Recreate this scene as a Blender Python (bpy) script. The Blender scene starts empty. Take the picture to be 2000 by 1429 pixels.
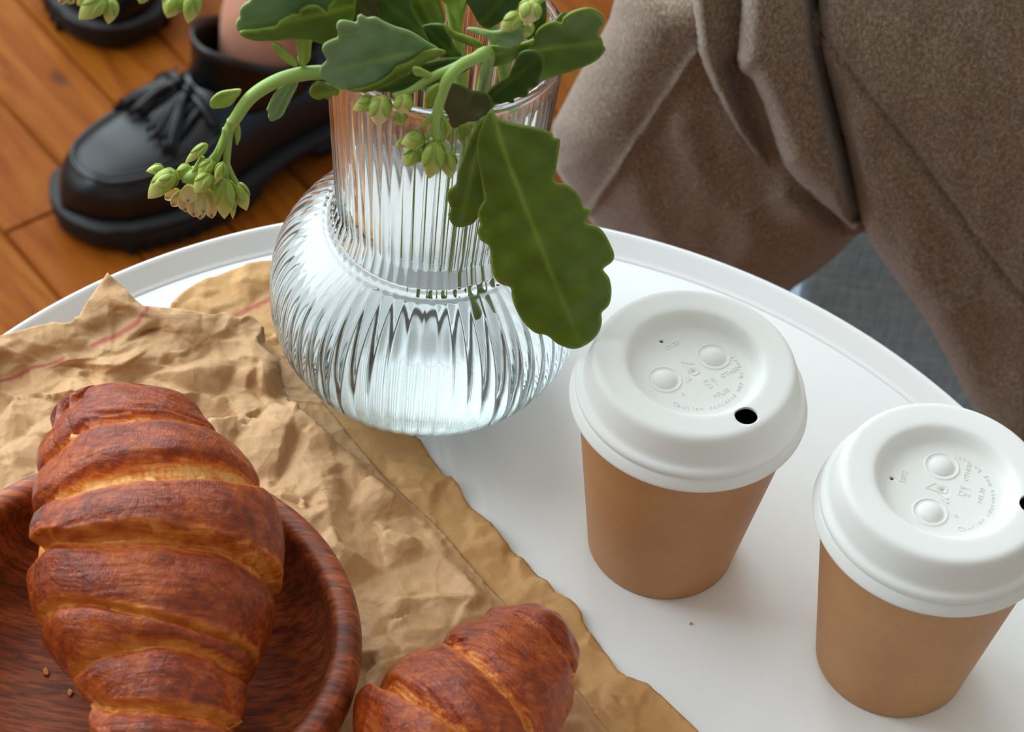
import bpy, bmesh, math, random
import numpy as np
from mathutils import Vector, Matrix
from mathutils.geometry import delaunay_2d_cdt
from mathutils.bvhtree import BVHTree
from mathutils import noise as mnoise

# ------------------------------------------------------------------ camera
W, H = 2000.0, 1429.0
TZ = 0.50                                   # height of the table's tray surface above the floor
FPX, PITCH, ROLL, CAMH = 4911.43, 0.82919, 0.11566, 0.81476
scene = bpy.context.scene
col = scene.collection
_F = np.array([0, math.cos(PITCH), -math.sin(PITCH)]); _R0 = np.array([1.0, 0, 0]); _U0 = np.cross(_R0, _F)
_R = math.cos(ROLL) * _R0 + math.sin(ROLL) * _U0
_U = -math.sin(ROLL) * _R0 + math.cos(ROLL) * _U0
CAM = np.array([0, 0, TZ + CAMH])
cd = bpy.data.cameras.new('camera'); cam = bpy.data.objects.new('camera', cd); col.objects.link(cam)
cam.matrix_world = Matrix(((_R[0], _U[0], -_F[0], CAM[0]), (_R[1], _U[1], -_F[1], CAM[1]), (_R[2], _U[2], -_F[2], CAM[2]), (0, 0, 0, 1)))
cd.sensor_fit = 'HORIZONTAL'; cd.sensor_width = 36.0; cd.lens = 36.0 * FPX / W
cd.clip_start = 0.02; cd.clip_end = 30
cd.dof.use_dof = True; cd.dof.focus_distance = 1.0; cd.dof.aperture_fstop = 15.0
scene.camera = cam

# ------------------------------------------------------------------ light
wld = bpy.data.worlds.new('daylight'); scene.world = wld; wld.use_nodes = True
wld.node_tree.nodes['Background'].inputs[0].default_value = (0.80, 0.90, 1.0, 1)
wld.node_tree.nodes['Background'].inputs[1].default_value = 1.0

def window_light(name, loc, target, sx, sy, power, colr):
    l = bpy.data.lights.new(name, 'AREA'); l.shape = 'RECTANGLE'; l.size = sx; l.size_y = sy
    l.energy = power; l.color = colr
    o = bpy.data.objects.new(name, l); col.objects.link(o)
    o.location = loc
    o.rotation_euler = (Vector(target) - Vector(loc)).to_track_quat('-Z', 'Y').to_euler()
    return o
# daylight of the two windows, standing in their openings
window_light('window_daylight', (-0.80, 2.96, 1.62), (-0.80, 0, 1.62), 1.4, 1.75, 36, (0.82, 0.94, 1.0))
window_light('window_daylight', (-1.56, 1.50, 1.62), (0, 1.50, 1.62), 2.0, 1.75, 56, (0.82, 0.94, 1.0))
vs = scene.view_settings
vs.view_transform = 'Standard'; vs.look = 'None'; vs.exposure = 0.02; vs.gamma = 1.0; vs.use_curve_mapping = False
cy = scene.cycles
cy.max_bounces = 110; cy.transmission_bounces = 110; cy.diffuse_bounces = 5; cy.glossy_bounces = 6
cy.transparent_max_bounces = 8; cy.sample_clamp_indirect = 0.85; cy.blur_glossy = 0.6

# ------------------------------------------------------------------ helpers
rng = np.random.default_rng(7)

def ray(px, py):
    return _F + _R * ((px - W / 2) / FPX) - _U * ((py - H / 2) / FPX)
def PZ(px, py, z=0.0):                      # the point at height z above the tray that a ray meets
    d = ray(px, py); k = (TZ + z - CAM[2]) / d[2]; return CAM + k * d
def PY(px, py, y):                          # the point at distance y into the room
    d = ray(px, py); k = (y - CAM[1]) / d[1]; return CAM + k * d
def PROJ(P):
    d = np.asarray(P) - CAM; z = d @ _F
    return np.stack([W / 2 + FPX * (d @ _R) / z, H / 2 - FPX * (d @ _U) / z], -1)

ORG = {}
def tag(o, label=None, cat=None, group=None, kind=None):
    if label: o['label'] = label
    if cat: o['category'] = cat
    if group: o['group'] = group
    if kind: o['kind'] = kind
    return o
def empty(name, loc, label, cat, group=None):
    o = bpy.data.objects.new(name, None); col.objects.link(o); o.location = Vector(loc)
    o.empty_display_size = 0.02
    ORG[o.name] = np.array(loc, float)
    return tag(o, label, cat, group)
def mk(name, verts, faces, mat, parent=None, smooth=True, loc=None, attrs=None):
    v = np.asarray(verts, float)
    org = ORG[parent.name] if parent is not None else (np.array(loc, float) if loc is not None else np.zeros(3))
    me = bpy.data.meshes.new(name)
    me.from_pydata((v - org).tolist(), [], [list(map(int, f)) for f in faces])
    me.validate(); me.update()
    bm = bmesh.new(); bm.from_mesh(me); bmesh.ops.recalc_face_normals(bm, faces=bm.faces); bm.to_mesh(me); bm.free()
    if smooth: me.polygons.foreach_set('use_smooth', [True] * len(me.polygons))
    if attrs:
        for k, a in attrs.items():
            at = me.attributes.new(k, 'FLOAT', 'POINT'); at.data.foreach_set('value', np.asarray(a, dtype=np.float32).ravel())
    o = bpy.data.objects.new(name, me); col.objects.link(o)
    if mat: me.materials.append(mat)
    if parent is not None: o.parent = parent
    else: o.location = Vector(org)
    ORG[o.name] = org
    return o
def grid_faces(nu, nv, wrap_u=False, wrap_v=False):
    f = []
    for i in range(nu if wrap_u else nu - 1):
        for j in range(nv if wrap_v else nv - 1):
            a = i * nv + j; b = ((i + 1) % nu) * nv + j; c = ((i + 1) % nu) * nv + (j + 1) % nv; d = i * nv + (j + 1) % nv
            f.append((a, b, c, d))
    return f
def lathe(profile, n=96, centre=(0, 0, 0), mod=None, closed=False):
    pr = np.asarray(profile, float); t = np.linspace(0, 2 * math.pi, n, endpoint=False)
    v = []
    for a in t:
        r = pr[:, 0] if mod is None else pr[:, 0] + mod(a, pr)
        v.append(np.c_[r * math.cos(a), r * math.sin(a), pr[:, 1]])
    v = np.concatenate(v) + np.array(centre)
    return v, grid_faces(n, len(pr), True, closed)
def catmull(pts, n):
    p = np.asarray(pts, float); m = len(p)
    q = np.vstack([2 * p[0] - p[1], p, 2 * p[-1] - p[-2]])
    out = []
    for s in np.linspace(0, m - 1, n):
        i = min(int(s), m - 2); t = s - i
        a, b, c, d = q[i], q[i + 1], q[i + 2], q[i + 3]
        out.append(0.5 * (2 * b + (c - a) * t + (2 * a - 5 * b + 4 * c - d) * t * t + (3 * b - a - 3 * c + d) * t ** 3))
    return np.array(out)
def tube(path, radii, n=40, k=12, cap=True):
    P = catmull(path, n); r = np.interp(np.linspace(0, 1, n), np.linspace(0, 1, len(radii)), radii)
    T = np.gradient(P, axis=0); T /= np.linalg.norm(T, axis=1)[:, None] + 1e-12
    ref = np.array([0.31, 0.57, 0.76]); u = np.cross(T[0], ref); u /= np.linalg.norm(u)
    v = []
    for i in range(n):
        u = u - T[i] * (u @ T[i]); u /= np.linalg.norm(u); w = np.cross(T[i], u)
        for a in np.linspace(0, 2 * math.pi, k, endpoint=False):
            v.append(P[i] + r[i] * (math.cos(a) * u + math.sin(a) * w))
    f = grid_faces(n, k, False, True)
    if cap:
        f.append(tuple(range(k))); f.append(tuple((n - 1) * k + i for i in range(k)))
    return np.array(v), f
def merge(parts):
    V, Fc, o = [], [], 0
    for v, f in parts:
        V.append(np.asarray(v)); Fc += [tuple(i + o for i in q) for q in f]; o += len(v)
    return np.concatenate(V), Fc
def box(x0, x1, y0, y1, z0, z1):
    v = [(x, y, z) for x in (x0, x1) for y in (y0, y1) for z in (z0, z1)]
    return np.array(v, float), [(0, 1, 3, 2), (4, 6, 7, 5), (0, 4, 5, 1), (2, 3, 7, 6), (0, 2, 6, 4), (1, 5, 7, 3)]
def inside(poly, P):
    x, y = P[:, 0], P[:, 1]; res = np.zeros(len(P), bool); n = len(poly)
    for i in range(n):
        x1, y1 = poly[i]; x2, y2 = poly[(i + 1) % n]
        c = ((y1 > y) != (y2 > y)) & (x < (x2 - x1) * (y - y1) / ((y2 - y1) if y2 != y1 else 1e-12) + x1)
        res ^= c
    return res
def seg_dist(P, A, B):
    d = B - A; t = np.clip(((P - A) @ d) / (d @ d + 1e-12), 0, 1)
    return np.linalg.norm(P - (A + t[:, None] * d), axis=1)
def poly_dist(P, L, closed=True):
    L = np.asarray(L, float); n = len(L); m = np.full(len(P), 1e9)
    for i in range(n if closed else n - 1):
        m = np.minimum(m, seg_dist(P, L[i], L[(i + 1) % n]))
    return m
def densify(poly, step, smooth=False):
    poly = np.asarray(poly, float); out = []
    n = len(poly)
    for i in range(n):
        a, b = poly[i], poly[(i + 1) % n]; k = max(1, int(round(np.linalg.norm(b - a) / step)))
        for j in range(k):
            t = j / k
            if smooth:
                z, d = poly[i - 1], poly[(i + 2) % n]
                out.append(0.5 * (2 * a + (b - z) * t + (2 * z - 5 * a + 4 * b - d) * t * t + (3 * a - z - 3 * b + d) * t ** 3))
            else: out.append(a + (b - a) * t)
    return np.array(out)
def fill(poly, step, jitter=0.25, smooth=False, seed=1):
    """Triangles over an outline with interior points about a step apart."""
    b = densify(poly, step, smooth); r = np.random.default_rng(seed)
    lo, hi = b.min(0), b.max(0)
    gx, gy = np.meshgrid(np.arange(lo[0], hi[0], step), np.arange(lo[1], hi[1], step * 0.87))
    gx = gx + (np.arange(gx.shape[0])[:, None] % 2) * step / 2
    g = np.c_[gx.ravel(), gy.ravel()] + r.uniform(-jitter, jitter, (gx.size, 2)) * step
    g = g[inside(b, g)]; g = g[poly_dist(g, b) > step * 0.55]
    pts = np.vstack([b, g]); nb = len(b)
    res = delaunay_2d_cdt([Vector(p) for p in pts], [(i, (i + 1) % nb) for i in range(nb)], [], 1, 1e-9)
    return np.array([tuple(p) for p in res[0]]), [tuple(f) for f in res[2]], b
def solidify(o, t, offset=0.0):
    m = o.modifiers.new('thickness', 'SOLIDIFY'); m.thickness = t; m.offset = offset; return m
def subsurf(o, n):
    m = o.modifiers.new('smooth', 'SUBSURF'); m.levels = n; m.render_levels = n
def sstep(x, a, b):
    t = np.clip((x - a) / (b - a), 0, 1); return t * t * (3 - 2 * t)
def fbm(P, scale, octv=4, off=0.0):
    return np.array([mnoise.fractal(Vector((p[0] * scale + off, p[1] * scale + off * 1.7, p[2] * scale)), 1.0, 2.0, octv) for p in P])

# ------------------------------------------------------------------ materials
def srgb(r, g, b):
    def f(c):
        c /= 255.0; return c / 12.92 if c <= 0.04045 else ((c + 0.055) / 1.055) ** 2.4
    return (f(r), f(g), f(b), 1.0)
class MatB:
    def __init__(s, name):
        s.m = bpy.data.materials.new(name); s.m.use_nodes = True; s.nt = s.m.node_tree; s.n = s.nt.nodes
        s.b = s.n['Principled BSDF']; s.L = s.nt.links.new
        s.tc = s.n.new('ShaderNodeTexCoord'); s.co = s.tc.outputs['Object']
    def set(s, **k):
        for a, v in k.items():
            s.b.inputs[a.replace('_', ' ')].default_value = v
        return s
    def mapping(s, scale=(1, 1, 1), rot=(0, 0, 0), src=None):
        m = s.n.new('ShaderNodeMapping'); m.inputs['Scale'].default_value = scale; m.inputs['Rotation'].default_value = rot
        s.L(src or s.co, m.inputs[0]); return m.outputs[0]
    def noise(s, scale, detail=4, rough=0.55, dist=0.0, co=None):
        t = s.n.new('ShaderNodeTexNoise'); t.inputs['Scale'].default_value = scale; t.inputs['Detail'].default_value = detail
        t.inputs['Roughness'].default_value = rough; t.inputs['Distortion'].default_value = dist
        s.L(co or s.co, t.inputs['Vector']); return t.outputs['Fac']
    def voronoi(s, scale, co=None, feature='F1'):
        t = s.n.new('ShaderNodeTexVoronoi'); t.feature = feature; t.inputs['Scale'].default_value = scale
        s.L(co or s.co, t.inputs['Vector']); return t.outputs['Distance']
    def ramp(s, fac, stops):
        r = s.n.new('ShaderNodeValToRGB'); e = r.color_ramp.elements
        while len(e) < len(stops): e.new(0.5)
        for el, (p, c) in zip(e, stops): el.position = p; el.color = c if len(c) == 4 else (*c, 1)
        s.L(fac, r.inputs[0]); return r.outputs[0]
    def attr(s, name):
        a = s.n.new('ShaderNodeAttribute'); a.attribute_name = name; return a.outputs['Fac']
    def mix(s, fac, a, b, mode='MIX'):
        m = s.n.new('ShaderNodeMix'); m.data_type = 'RGBA'; m.blend_type = mode
        for inp, v in ((m.inputs[0], fac), (m.inputs[6], a), (m.inputs[7], b)):
            if hasattr(v, 'is_output'): s.L(v, inp)
            else: inp.default_value = v
        return m.outputs[2]
    def math(s, op, a, b=0.0, clamp=False):
        m = s.n.new('ShaderNodeMath'); m.operation = op; m.use_clamp = clamp
        for inp, v in ((m.inputs[0], a), (m.inputs[1], b)):
            if hasattr(v, 'is_output'): s.L(v, inp)
            else: inp.default_value = v
        return m.outputs[0]
    def color(s, c): s.L(c, s.b.inputs['Base Color']) if hasattr(c, 'is_output') else setattr(s.b.inputs['Base Color'], 'default_value', c); return s
    def rough(s, c): s.L(c, s.b.inputs['Roughness']) if hasattr(c, 'is_output') else setattr(s.b.inputs['Roughness'], 'default_value', c); return s
    def bump(s, h, strength=0.3, dist=0.001):
        b = s.n.new('ShaderNodeBump'); b.inputs['Strength'].default_value = strength; b.inputs['Distance'].default_value = dist
        s.L(h, b.inputs['Height']); s.L(b.outputs[0], s.b.inputs['Normal']); return s
def simple(name, c, rough=0.5, **k):
    m = MatB(name); m.color(c).rough(rough); m.set(**k); return m.m

def m_floor_wood():
    m = MatB('floor_wood')
    oi = m.n.new('ShaderNodeObjectInfo')
    add = m.n.new('ShaderNodeVectorMath'); add.operation = 'ADD'
    sc = m.n.new('ShaderNodeVectorMath'); sc.operation = 'SCALE'; sc.inputs[0].default_value = (7.3, 3.1, 5.7)
    m.L(oi.outputs['Random'], sc.inputs['Scale']); m.L(m.co, add.inputs[0]); m.L(sc.outputs[0], add.inputs[1])
    co = add.outputs[0]
    g = m.noise(9, 6, 0.6, 0.6, m.mapping((1.0, 9, 1), src=co))
    c = m.ramp(g, [(0.28, srgb(98, 45, 7)), (0.48, srgb(138, 74, 15)), (0.72, srgb(162, 97, 27))])
    c = m.mix(m.math('MULTIPLY', oi.outputs['Random'], 0.45), c, srgb(136, 66, 12))
    kn = m.voronoi(8, m.mapping((1, 2.0, 1), src=co)); kd = m.ramp(kn, [(0.04, (1, 1, 1, 1)), (0.12, (0, 0, 0, 1))])
    c = m.mix(m.math('MULTIPLY', kd, 0.7), c, srgb(62, 34, 22))
    m.color(c).rough(m.ramp(g, [(0.3, (0.55,) * 3), (0.7, (0.45,) * 3)])).bump(g, 0.15, 0.0008)
    m.set(Specular_IOR_Level=0.08)
    return m.m
def m_kraft(name, c0, c1, stripe=False, rough=0.62, trans=0.0):
    m = MatB(name)
    n1 = m.noise(28, 5, 0.6); n2 = m.noise(420, 3, 0.6)
    c = m.ramp(n1, [(0.32, c0), (0.68, c1)])
    c = m.mix(m.math('MULTIPLY', n2, 0.28), c, srgb(120, 84, 48))
    if stripe:
        s = m.attr('stripe'); c = m.mix(m.math('MULTIPLY', s, 0.8), c, srgb(176, 74, 74))
        s2 = m.attr('band'); c = m.mix(m.math('MULTIPLY', s2, 0.5), c, srgb(128, 94, 52))
    if stripe:                                   # fine creases of crumpled paper
        ds = m.n.new('ShaderNodeVectorMath'); ds.operation = 'ADD'
        nt = m.n.new('ShaderNodeTexNoise'); nt.inputs['Scale'].default_value = 45; m.L(m.co, nt.inputs['Vector'])
        sc = m.n.new('ShaderNodeVectorMath'); sc.operation = 'SCALE'; sc.inputs['Scale'].default_value = 0.012
        m.L(nt.outputs['Color'], sc.inputs[0]); m.L(m.co, ds.inputs[0]); m.L(sc.outputs[0], ds.inputs[1])
        h = m.math('ADD', m.voronoi(75, ds.outputs[0]), m.math('MULTIPLY', m.voronoi(170, ds.outputs[0]), 0.45))
        m.bump(h, 0.5, 0.0032 if name == 'kraft_bag' else 0.0016)
    else: m.bump(m.noise(900, 2), 0.06, 0.0003)
    m.color(c).rough(rough)
    m.set(Specular_IOR_Level=0.35)
    return m.m
def m_white(name, c, rough, bumpk=0.0, coat=0.0):
    m = MatB(name); n = m.noise(60, 4); m.color(m.mix(m.math('MULTIPLY', n, 0.05), c, srgb(190, 186, 178))).rough(rough)
    if bumpk: m.bump(m.noise(1400, 2), bumpk, 0.0002)
    if coat: m.set(Coat_Weight=coat, Coat_Roughness=0.12)
    return m.m
def m_bowl():
    m = MatB('bowl_wood')
    w = m.noise(14, 7, 0.62, 1.2, m.mapping((1.2, 5.5, 2.2), (0, 0.25, 0.55)))
    f = m.noise(70, 4, 0.6, 0.4, m.mapping((1, 9, 3), (0, 0.25, 0.55)))
    c = m.ramp(w, [(0.30, srgb(96, 38, 15)), (0.47, srgb(150, 68, 28)), (0.62, srgb(184, 92, 42)), (0.8, srgb(204, 116, 60))])
    c = m.mix(m.math('MULTIPLY', m.ramp(f, [(0.42, (1, 1, 1, 1)), (0.56, (0, 0, 0, 1))]), 0.55), c, srgb(46, 20, 12))
    m.color(c).rough(m.ramp(f, [(0.3, (0.52,) * 3), (0.7, (0.4,) * 3)])).bump(f, 0.12, 0.0006)
    return m.m
def m_croissant():
    m = MatB('croissant_crust')
    k = m.attr('bake'); n = m.noise(130, 6, 0.7, 0.6); n2 = m.noise(40, 3, 0.5)
    st = m.noise(240, 5, 0.65, 0.5, m.mapping((0.3, 1.5, 1.5)))
    fac = m.math('ADD', k, m.math('MULTIPLY', m.math('SUBTRACT', n, 0.5), 0.8))
    fac = m.math('ADD', fac, m.math('MULTIPLY', m.math('SUBTRACT', st, 0.5), 0.7))
    fac = m.math('SUBTRACT', fac, 0.05)
    fac = m.math('ADD', fac, m.math('MULTIPLY', m.math('SUBTRACT', n2, 0.5), 0.5))
    c = m.ramp(fac, [(0.0, srgb(238, 184, 108)), (0.25, srgb(222, 138, 54)), (0.5, srgb(188, 90, 28)), (0.75, srgb(144, 56, 17)), (1.0, srgb(92, 35, 13))])
    m.color(c).rough(m.ramp(fac, [(0.1, (0.5,) * 3), (0.5, (0.28,) * 3), (0.8, (0.17,) * 3)]))
    fl = m.attr('flake'); cr = m.ramp(m.voronoi(260, m.mapping((1.6, 0.7, 1), (0, 0, 0.3)), 'DISTANCE_TO_EDGE'), [(0.0, (0, 0, 0, 1)), (0.08, (1, 1, 1, 1))])
    m.bump(m.math('ADD', m.math('ADD', m.noise(330, 6, 0.7, 0.8), m.math('MULTIPLY', cr, 0.16)), m.math('ADD', m.math('MULTIPLY', fl, 0.35), m.math('MULTIPLY', st, 0.9))), 0.5, 0.0013)
    m.set(Subsurface_Weight=0.06, Subsurface_Scale=0.004, Specular_IOR_Level=0.4)
    return m.m
def m_leaf(name, dark, mid, light):
    m = MatB(name)
    n = m.noise(90, 4); c = m.ramp(n, [(0.3, dark), (0.7, mid)])
    c = m.mix(m.math('MULTIPLY', m.attr('rib'), 0.75), c, light)
    c = m.mix(m.math('MULTIPLY', m.attr('edge'), 0.6), c, light)
    m.color(c).rough(0.42).bump(m.noise(260, 3), 0.12, 0.0006)
    m.set(Subsurface_Weight=0.12, Subsurface_Scale=0.002, Specular_IOR_Level=0.4)
    # a little light passes through the blade
    t = m.n.new('ShaderNodeBsdfTranslucent'); mx = m.n.new('ShaderNodeMixShader'); mx.inputs[0].default_value = 0.22
    m.L(c, t.inputs[0]); out = m.n['Material Output']; m.L(m.b.outputs[0], mx.inputs[1]); m.L(t.outputs[0], mx.inputs[2]); m.L(mx.outputs[0], out.inputs[0])
    return m.m
def m_bud(name, base, tip, rough=0.45):
    m = MatB(name); c = m.ramp(m.attr('along'), [(0.15, base), (0.9, tip)])
    c = m.mix(m.math('MULTIPLY', m.noise(300, 3), 0.25), c, base)
    m.color(c).rough(rough); m.set(Subsurface_Weight=0.2, Subsurface_Scale=0.002); return m.m
def m_wool():
    m = MatB('brown_wool')
    n1 = m.noise(620, 4, 0.75, 0.3, m.mapping((1, 1, 0.6), (0, 0.4, 0))); n2 = m.noise(22, 4); n3 = m.noise(1500, 2)
    c = m.ramp(n1, [(0.30, srgb(82, 68, 55)), (0.5, srgb(134, 116, 98)), (0.72, srgb(190, 170, 147))])
    c = m.mix(m.math('MULTIPLY', n2, 0.3), c, srgb(112, 90, 70))
    m.color(c).rough(0.95).bump(m.math('ADD', n1, m.math('MULTIPLY', n3, 0.4)), 0.6, 0.0015)
    m.set(Sheen_Weight=0.35, Sheen_Roughness=0.5, Specular_IOR_Level=0.1); return m.m
def m_linen():
    m = MatB('blue_grey_linen')
    w1 = m.noise(60, 3, 0.5, 0.0, m.mapping((12, 1, 1))); w2 = m.noise(60, 3, 0.5, 0.0, m.mapping((1, 1, 12)))
    w = m.math('ADD', m.math('MULTIPLY', w1, 0.5), m.math('MULTIPLY', w2, 0.5))
    c = m.ramp(w, [(0.35, srgb(126, 162, 188)), (0.65, srgb(178, 208, 228))])
    m.color(c).rough(0.9).bump(w, 0.4, 0.001); m.set(Sheen_Weight=0.2); return m.m
def m_leather(name='black_leather', rough=0.32):
    m = MatB(name); n = m.noise(600, 3); m.color(srgb(11, 11, 13)).rough(rough).bump(n, 0.08, 0.0005); return m.m
def m_skin():
    m = MatB('skin'); n = m.noise(30, 4)
    m.color(m.ramp(n, [(0.3, srgb(176, 120, 98)), (0.7, srgb(198, 142, 118))])).rough(0.5); m.set(Subsurface_Weight=0.15, Subsurface_Scale=0.01); return m.m
def m_glass():
    m = MatB('clear_glass'); m.set(Base_Color=(1, 1, 1, 1), Roughness=0.0, IOR=1.48, Transmission_Weight=1.0)
    v = m.n.new('ShaderNodeVolumeAbsorption'); v.inputs[0].default_value = (0.60, 0.91, 0.97, 1); v.inputs[1].default_value = 22.0
    m.L(v.outputs[0], m.n['Material Output'].inputs['Volume']); return m.m
def m_water():
    m = MatB('water'); m.set(Base_Color=(1, 1, 1, 1), Roughness=0.0, IOR=1.333, Transmission_Weight=1.0); return m.m

M = dict(
    floor=m_floor_wood(),
    bag=m_kraft('kraft_bag', srgb(200, 154, 108), srgb(216, 172, 124), True),
    bag_in=m_kraft('kraft_bag_lower', srgb(200, 148, 90), srgb(216, 168, 110), True),
    cup=m_kraft('kraft_cup', srgb(186, 132, 82), srgb(198, 144, 92), rough=0.5),
    lid=m_white('moulded_fibre', srgb(236, 236, 232), 0.75, 0.12),
    tray=m_white('white_lacquer', srgb(246, 247, 246), 0.28, 0.0, 0.2),
    wall=m_white('wall_paint', srgb(214, 210, 202), 0.9),
    ceiling=m_white('ceiling_paint', srgb(252, 252, 250), 0.95),
    bowl=m_bowl(), crust=m_croissant(),
    leaf=m_leaf('leaf_green', srgb(88, 114, 26), srgb(108, 134, 40), srgb(158, 180, 72)),
    leaf_dark=m_leaf('leaf_dark', srgb(54, 80, 26), srgb(74, 102, 36), srgb(110, 136, 56)),
    leaf_blue=m_leaf('leaf_bloom', srgb(106, 142, 92), srgb(138, 170, 126), srgb(168, 196, 116)),
    leaf_brown=m_leaf('leaf_tired', srgb(62, 70, 26), srgb(92, 82, 36), srgb(104, 112, 48)),
    leaf_lime=m_leaf('leaf_lime', srgb(126, 158, 46), srgb(152, 182, 70), srgb(176, 200, 100)),
    stem=m_bud('stem_green', srgb(140, 170, 78), srgb(152, 184, 88)),
    bud=m_bud('bud_green', srgb(146, 170, 64), srgb(208, 208, 124)),
    petal=m_bud('petal_cream', srgb(190, 196, 110), srgb(236, 216, 172)),
    wool=m_wool(), linen=m_linen(), leather=m_leather(), sole=m_leather('black_rubber', 0.6), skin=m_skin(),
    glass=m_glass(), water=m_water(),
    dark=simple('coffee', srgb(28, 16, 10), 0.2),
    seam=simple('dark_seam', srgb(42, 34, 28), 0.95),
    steel=simple('white_steel', srgb(232, 232, 230), 0.35),
)

# ------------------------------------------------------------------ room
X0, X1, Y0, Y1, ZC = -1.6, 2.4, -1.8, 3.0, 2.75
def struct(name, v, f, mat, smooth=False):
    return tag(mk(name, v, f, mat, smooth=smooth, loc=np.asarray(v).mean(0)), kind='structure')
floor = struct('floor', *box(X0, X1, Y0, Y1, -0.06, -0.004), M['floor'])
struct('ceiling', *box(X0, X1, Y0, Y1, ZC, ZC + 0.08), M['ceiling'])
def wall_x(name, x0, x1, wy0=None, wy1=None):
    if wy0 is None: return struct(name, *box(x0, x1, Y0, Y1, -0.06, ZC), M['wall'])
    return struct(name, *merge([box(x0, x1, Y0, wy0, -0.06, ZC), box(x0, x1, wy1, Y1, -0.06, ZC), box(x0, x1, wy0, wy1, -0.06, 0.7), box(x0, x1, wy0, wy1, 2.52, ZC)]), M['wall'])
def wall_y(name, y0, y1, wx0=None, wx1=None):
    if wx0 is None: return struct(name, *box(X0, X1, y0, y1, -0.06, ZC), M['wall'])
    return struct(name, *merge([box(X0, wx0, y0, y1, -0.06, ZC), box(wx1, X1, y0, y1, -0.06, ZC), box(wx0, wx1, y0, y1, -0.06, 0.7), box(wx0, wx1, y0, y1, 2.52, ZC)]), M['wall'])
wall_x('wall_left', X0 - 0.08, X0, 0.45, 2.55)
wall_x('wall_right', X1, X1 + 0.08)
wall_y('wall_back', Y1, Y1 + 0.08, -1.55, -0.05)
wall_y('wall_front', Y0 - 0.08, Y0)
for n, vf in (('window_1', [box(x0, x1, Y1 + .02, Y1 + .07, z0, z1) for x0, x1, z0, z1 in ((-1.55, -1.5, .7, 2.52), (-.1, -.05, .7, 2.52), (-.82, -.78, .7, 2.52), (-1.55, -.05, .7, .75), (-1.55, -.05, 2.47, 2.52))]),
              ('window_2', [box(X0 - .07, X0 - .02, y0, y1, z0, z1) for y0, y1, z0, z1 in ((.45, .5, .7, 2.52), (2.5, 2.55, .7, 2.52), (1.48, 1.52, .7, 2.52), (.45, 2.55, .7, .75), (.45, 2.55, 2.47, 2.52))])):
    struct(n, *merge(vf), M['steel'])

# floor planks (boards) laid diagonally
def planks():
    a = math.radians(-47.6); d = np.array([math.cos(a), math.sin(a)]); nrm = np.array([-d[1], d[0]])
    width, length = 0.0705, 0.78
    bm = bmesh.new(); bmesh.ops.create_cube(bm, size=1.0)
    for v in bm.verts: v.co = Vector((v.co.x * (length - 0.0016), v.co.y * (width - 0.0022), v.co.z * 0.012))
    bmesh.ops.bevel(bm, geom=[e for e in bm.edges if all(v.co.z > 0 for v in e.verts)], offset=0.0012, segments=1, affect='EDGES')
    me = bpy.data.meshes.new('plank'); bm.to_mesh(me); bm.free(); me.materials.append(M['floor'])
    r = random.Random(4)
    for i in range(-9, 8):
        off = 0.7225 + (i + 0.5) * width
        s0 = (-1.18 if i == -2 else r.uniform(-0.7, 0.0))
        for k in range(-2, 2):
            s = s0 + k * length
            if i == -2: s = (d @ np.array([-0.366, 1.289])) + length * (k + 0.5)
            c = off * nrm + d * s
            if not (-1.25 < c[0] < 1.3 and 0.3 < c[1] < 2.4): continue
            o = bpy.data.objects.new('plank', me); col.objects.link(o); o.parent = floor
            fl = ORG['floor']
            o.location = (c[0] - fl[0], c[1] - fl[1], -0.006 - fl[2] + r.uniform(-0.0004, 0))
            o.rotation_euler = (0, 0, a)
planks()

# ------------------------------------------------------------------ tray table
TC = np.array([-0.0016, 0.5645]); TR = 0.2608
def build_table():
    t = empty('tray_table', (TC[0], TC[1], 0), 'round white tray table with raised rim under the coffee cups and croissants', 'table')
    cz = (TC[0], TC[1], TZ)
    v, f = lathe([(0.0001, 0), (TR - 0.002, 0), (TR - 0.002, -0.006), (0.0001, -0.006)], 200, cz)
    mk('tray_top', v, f, M['tray'], t, smooth=False)
    pr = [(TR - 0.0025, 0.0), (TR - 0.0005, 0.00015), (TR + 0.0008, 0.0010), (TR + 0.0066, 0.0060), (TR + 0.0078, 0.0069), (TR + 0.0088, 0.0072), (TR + 0.0096, 0.0066), (TR + 0.0096, 0.0056),
          (TR + 0.0084, 0.0040), (TR + 0.0020, -0.0022), (TR - 0.0004, -0.0050), (TR - 0.0025, -0.0060)]
    v, f = lathe(pr, 220, cz, closed=True); mk('rim', v, f, M['tray'], t)
    for k in range(4):
        a = math.pi / 4 + k * math.pi / 2; c, s = math.cos(a), math.sin(a)
        p = [(TC[0] + c * 0.205, TC[1] + s * 0.205, TZ - 0.006), (TC[0] + c * 0.21, TC[1] + s * 0.21, 0.25), (TC[0] + c * 0.225, TC[1] + s * 0.225, 0.0)]
        v, f = tube(p, [0.008, 0.008], 12, 12); mk('leg', v, f, M['steel'], t)
    v, f = lathe([(0.205, 0.0), (0.212, 0.004), (0.212, 0.014), (0.205, 0.018), (0.199, 0.009)], 96, (TC[0], TC[1], TZ - 0.024), closed=True)
    mk('support_ring', v, f, M['steel'], t)
build_table()

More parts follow.
